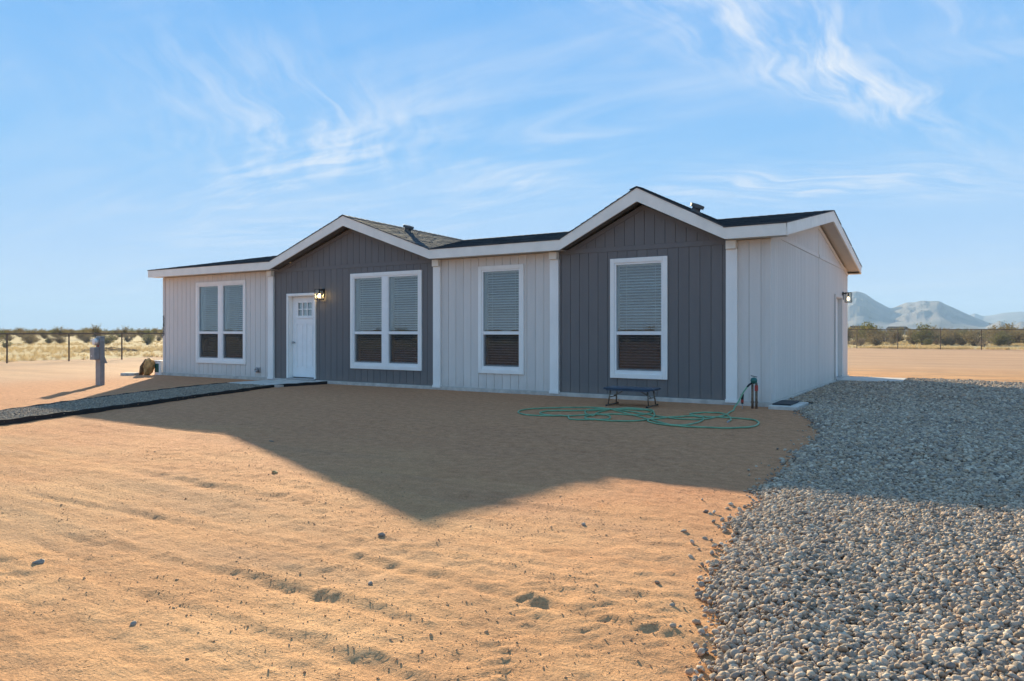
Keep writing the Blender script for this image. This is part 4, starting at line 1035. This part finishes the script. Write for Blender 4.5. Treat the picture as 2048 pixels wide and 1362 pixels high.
# far scrub: one mass that runs round the whole lot
src = []
for i, (a, b) in enumerate(KINDS):
    ms = MB()
    for me in (a, b): ms.add([v.co.copy() for v in me.vertices], [tuple(p.vertices) for p in me.polygons])
    me = ms.mesh('scrub'); me.materials.append(a.materials[0]); me.materials.append(b.materials[0])
    na = len(a.polygons); me.polygons.foreach_set('material_index', [0 if k < na else 1 for k in range(len(me.polygons))])
    src.append(bpy.data.objects.new('scrub', me))
n = 30000; r = 60*np.exp(RNG.random(n)*math.log(1600/60)); an = RNG.random(n)*2*math.pi
x = -5+np.sin(an)*r; y = 5+np.cos(an)*r
out = (y > 62+6*vnoise(x*.1, x*0, 2)) | (x < -82+10*vnoise(y*.06, y*0, 3)) | (x > 52) | (y < -62)
patch = fbm(x*.018, y*.018, 3, 91) + .55*(r-60)/220
k = out & (RNG.random(n) < np.clip(.34+1.5*patch, .05, .95)); k &= (RNG.random(n) < np.clip(.30+(r-60)/260, 0, 1)); x, y, r = x[k], y[k], r[k]
s = (.45+.95*RNG.random(x.size)**1.5)*(1+np.clip((r-150)/900, 0, .3))*np.where(y > 50, 1.28, 1.0)
scatter('desert_scrub', np.stack([x, y, 0*x-.02], -1), np.stack([0*x, 0*x, RNG.random(x.size)*6.28], -1), np.stack([s, s, s*(.85+.3*RNG.random(x.size))], -1),
        RNG.choice([0, 0, 1, 2, 3, 3], x.size), src, 'low olive-brown desert scrub spreading to the horizon', 'scrub')
# dry grass tufts outside the fences
tf = MB(); rs = random.Random(5)
for i in range(26):
    a = rs.random()*6.28; l = rs.uniform(.12, .30); q = Vector((rs.gauss(0, .06), rs.gauss(0, .06), -.01)); d = Vector((math.cos(a)*rs.uniform(.1, .7), math.sin(a)*rs.uniform(.1, .7), 1)).normalized()*l
    w_ = d.cross(Vector((rs.gauss(0, 1), rs.gauss(0, 1), .1))).normalized()*.008
    tf.add([q-w_, q+w_, q+d*.6+w_*.7, q+d, q+d*.6-w_*.7], [(0, 1, 2, 3, 4)])
tme = tf.mesh('tuft'); tme.materials.append(M['straw']); tuft = bpy.data.objects.new('tuft', tme)
n = 26000; x1 = -34+56*RNG.random(n//2); y1 = 50.3+45*RNG.random(n//2)**1.6; x2 = -31.8-55*RNG.random(n//2)**1.4; y2 = -10+70*RNG.random(n//2)
x = np.concatenate([x1, x2]); y = np.concatenate([y1, y2]); k = RNG.random(n) < np.clip(.45+1.6*fbm(x*.15, y*.15, 3, 77), .04, 1); x, y = x[k], y[k]
s = .45+.7*RNG.random(x.size)
scatter('dry_grass', np.stack([x, y, 0*x], -1), np.stack([0*x, 0*x, RNG.random(x.size)*6.28], -1), np.stack([s, s, s*.8], -1), 0*x, [tuft], 'short straw-coloured dry grass covering the land beyond the fences', 'grass')
# bare trees above the scrub
def bare_tree(x, y, h, seed, label, leafy=0):
    rs = random.Random(seed); tr = MB(); cr = MB(); lf = MB()
    def grow(p, d, l, r, lev, mb):
        q = p+d*l*.5+Vector((rs.gauss(0, .04), rs.gauss(0, .04), 0))*l; e = p+d*l
        mb.tube([p, q, e], [r, r*.82, r*.62], 6 if lev < 2 else 4, caps=False)
        if lev >= 4:
            for _ in range(leafy):
                c = e+Vector((rs.gauss(0, .16), rs.gauss(0, .16), rs.gauss(0, .12)))*h*.3; u = Vector((rs.gauss(0,1), rs.gauss(0,1), rs.gauss(0,1))).normalized(); v = u.orthogonal().normalized()
                lf.add([c-u*.05*h*.25, c-v*.03*h*.25, c+u*.05*h*.25, c+v*.03*h*.25], [(0,1,2,3)])
            return
        for _ in range(3 if lev < 3 else 4):
            nd = (d+Vector((rs.gauss(0, .55), rs.gauss(0, .55), rs.gauss(.05, .35)))).normalized()
            grow(e if rs.random() < .7 else q, nd, l*rs.uniform(.55, .82), r*.6, lev+1, cr)
    t = empty('bare_tree', (x, y, 0))
    for k_ in range(3): grow(Vector((rs.gauss(0, .06), rs.gauss(0, .06), -.05)), Vector((rs.gauss(0, .35), rs.gauss(0, .35), 1)).normalized(), h*.34, h*.028, 0, tr)
    tr.build('trunk', M['stem'], t, smooth=True); cr.build('crown', M['stem'], t, smooth=True)
    if lf.v: lf.build('foliage', M['twig'], t)
    tag(t, label, 'tree', 'bare desert trees on the skyline')
bare_tree(-7.46, 104.3, 2.6, 3, 'dark bare tree above the scrub left of the second back fence post')
bare_tree(-.27, 97.0, 2.3, 8, 'dark bare tree on the skyline above the third back fence post')
bare_tree(-9.8, 96.9, 2.5, 13, 'grey twiggy tree nearest the house wall beyond the back fence', 1)
bare_tree(-128.5, 46.2, 1.9, 21, 'pale spreading tree on the skyline at the far left', 5)
# low brush piles left in the clearing beyond the left fence
for (x, y, ln, seed, lab) in ((-44.5, 13.5, 3.2, 1, 'long low heap of dead brush beyond the fence at far left'), (-46.0, 22.5, 1.6, 2, 'short dark heap of dead brush close to the house corner')):
    rs = random.Random(seed); mb = MB()
    for i in range(240):
        u = rs.uniform(-.5, .5)*ln; hgt = .28*(1-abs(u)/ln*1.6); p = Vector((u*.5, u*.85, rs.random()*hgt*rs.random())); d = Vector((rs.gauss(0, 1), rs.gauss(0, 1), rs.gauss(0, .22))).normalized()*rs.uniform(.1, .3)
        mb.tube([p-d, p+d], [.014, .006], 4, caps=False)
    o = mb.build('brush_pile', M['stem'], loc=(x, y, .05)); tag(o, lab, 'brush pile')
# far neighbouring buildings
def far_house(x, y, w, dpt, h, rz, label):
    t = empty('distant_building', (x, y, 0), rz)
    MB().box(-w/2, w/2, -dpt/2, dpt/2, -.2, h*.72).build('wall', M['light'], t)
    MB().prism([(-w/2-.3, -dpt/2-.4, h*.72), (-w/2-.3, dpt/2+.4, h*.72), (-w/2-.3, 0, h)], (w+.6, 0, 0)).build('roof', M['shingle'], t)
    for k in (-.3, .05, .35): MB().box(w*k-.5, w*k+.5, -dpt/2-.04, -dpt/2-.005, h*.3, h*.6).build('window', M['black'], t)
    tag(t, label, 'building')
far_house(-35.0, 318, 8.0, 6, 3.7, R(10), 'distant low building with dark roof just right of the house wall')
far_house(-25.0, 358, 7.0, 6, 3.6, R(-14), 'distant low building left of the second back fence post')

# ------------------------------------------------------------------ mountains
def ridge(name, dist, prof, depth, seed, jag, label):
    """prof: list of (pixel-independent bearing in degrees right of camera axis, height m); a heightfield strip with real depth"""
    b = np.array([p[0] for p in prof]); hh = np.array([p[1] for p in prof])
    az = np.linspace(b[0], b[-1], 700); dd = np.linspace(-1, 1, 110)
    h1 = np.interp(az, b, hh); w_ = np.hanning(25); w_ /= w_.sum(); h1 = np.convolve(np.pad(h1, 12, 'edge'), w_, 'valid')
    AZ, DV = np.meshgrid(np.radians(az), dd); Hh = np.repeat(h1[None, :], 110, 0)
    Rr = dist + DV*depth; ang = AZ - YAW                       # bearing from +Y, clockwise
    X = CAM[0]+np.sin(ang)*Rr; Y = CAM[1]+np.cos(ang)*Rr
    s = dist/6500
    rg = 0; am = 1.0
    for k in range(5):
        rg = rg + am*(.25-np.abs(vnoise(X/(420*s)*2**k+3*k, Y/(420*s)*2**k-7*k, seed+k))); am *= .55
    cross = np.clip(1-np.abs(DV)**1.25, 0, 1)
    Z = Hh*cross*(1+jag*rg*(.12+np.abs(DV))) + Hh*.05*rg*cross - 6*(np.abs(DV) > .98)
    k_ = (h1/dist)/np.maximum(1e-6, (Z/Rr).max(0)); Z = np.where(Z > 0, Z*k_[None, :], Z)
    o = bpy.data.objects.new(name, gridmesh(name, X, Y, Z)); col.objects.link(o); o.data.materials.append(M['mount'])
    o['kind'] = 'structure'; o['label'] = label
def deg(px): return math.degrees(math.atan((px-1024)/1465.8))
def prof(dist, pts): return [(deg(px), max(0, (663.3-y)/1465.8*dist/math.cos(math.radians(deg(px))))) for px, y in pts]
ridge('mountains', 6500, prof(6500, [(1560, 662), (1610, 640), (1650, 622), (1685, 603), (1700, 598), (1714, 596.5), (1730, 601), (1750, 613), (1768, 621), (1781, 627), (1795, 623), (1813, 617.5), (1830, 618), (1842, 615.5), (1860, 617), (1878, 617), (1892, 623), (1910, 629), (1932, 637), (1955, 644), (1975, 650), (2005, 656), (2050, 661), (2120, 663)]), 1900, 4, .9, 'hazy blue mountains rising behind the scrub on the right')
ridge('hills', 10500, prof(10500, [(1880, 662), (1915, 651), (1935, 641), (1949, 636.5), (1965, 641), (1985, 640), (2010, 637), (2040, 636), (2080, 639), (2140, 634), (2220, 645), (2330, 660)]), 1500, 14, .5, 'very pale far hills at the right edge')
ridge('hills', 5200, prof(5200, [(1955, 662.5), (1978, 654), (2001, 648), (2018, 653), (2028, 654), (2042, 649), (2065, 652), (2110, 646), (2190, 655), (2300, 662)]), 500, 24, .7, 'small blue hills low on the skyline at the right edge')

# ------------------------------------------------------------------ haze
hz = MB().box(-12500, 12500, -6000, 12500, -8, 420).build('haze')
m, nt, N, L, bs = newmat('desert_haze'); N.remove(bs)
pv = N.new('ShaderNodeVolumePrincipled'); pv.inputs['Color'].default_value = (.52, .75, 1.0, 1); pv.inputs['Density'].default_value = 1.05e-4; pv.inputs['Anisotropy'].default_value = 0.0
L.new(pv.outputs[0], N['Material Output'].inputs['Volume']); hz.data.materials.append(m)
hz['kind'] = 'stuff'; hz['label'] = 'thin pale desert haze in the air'; hz['category'] = 'haze'
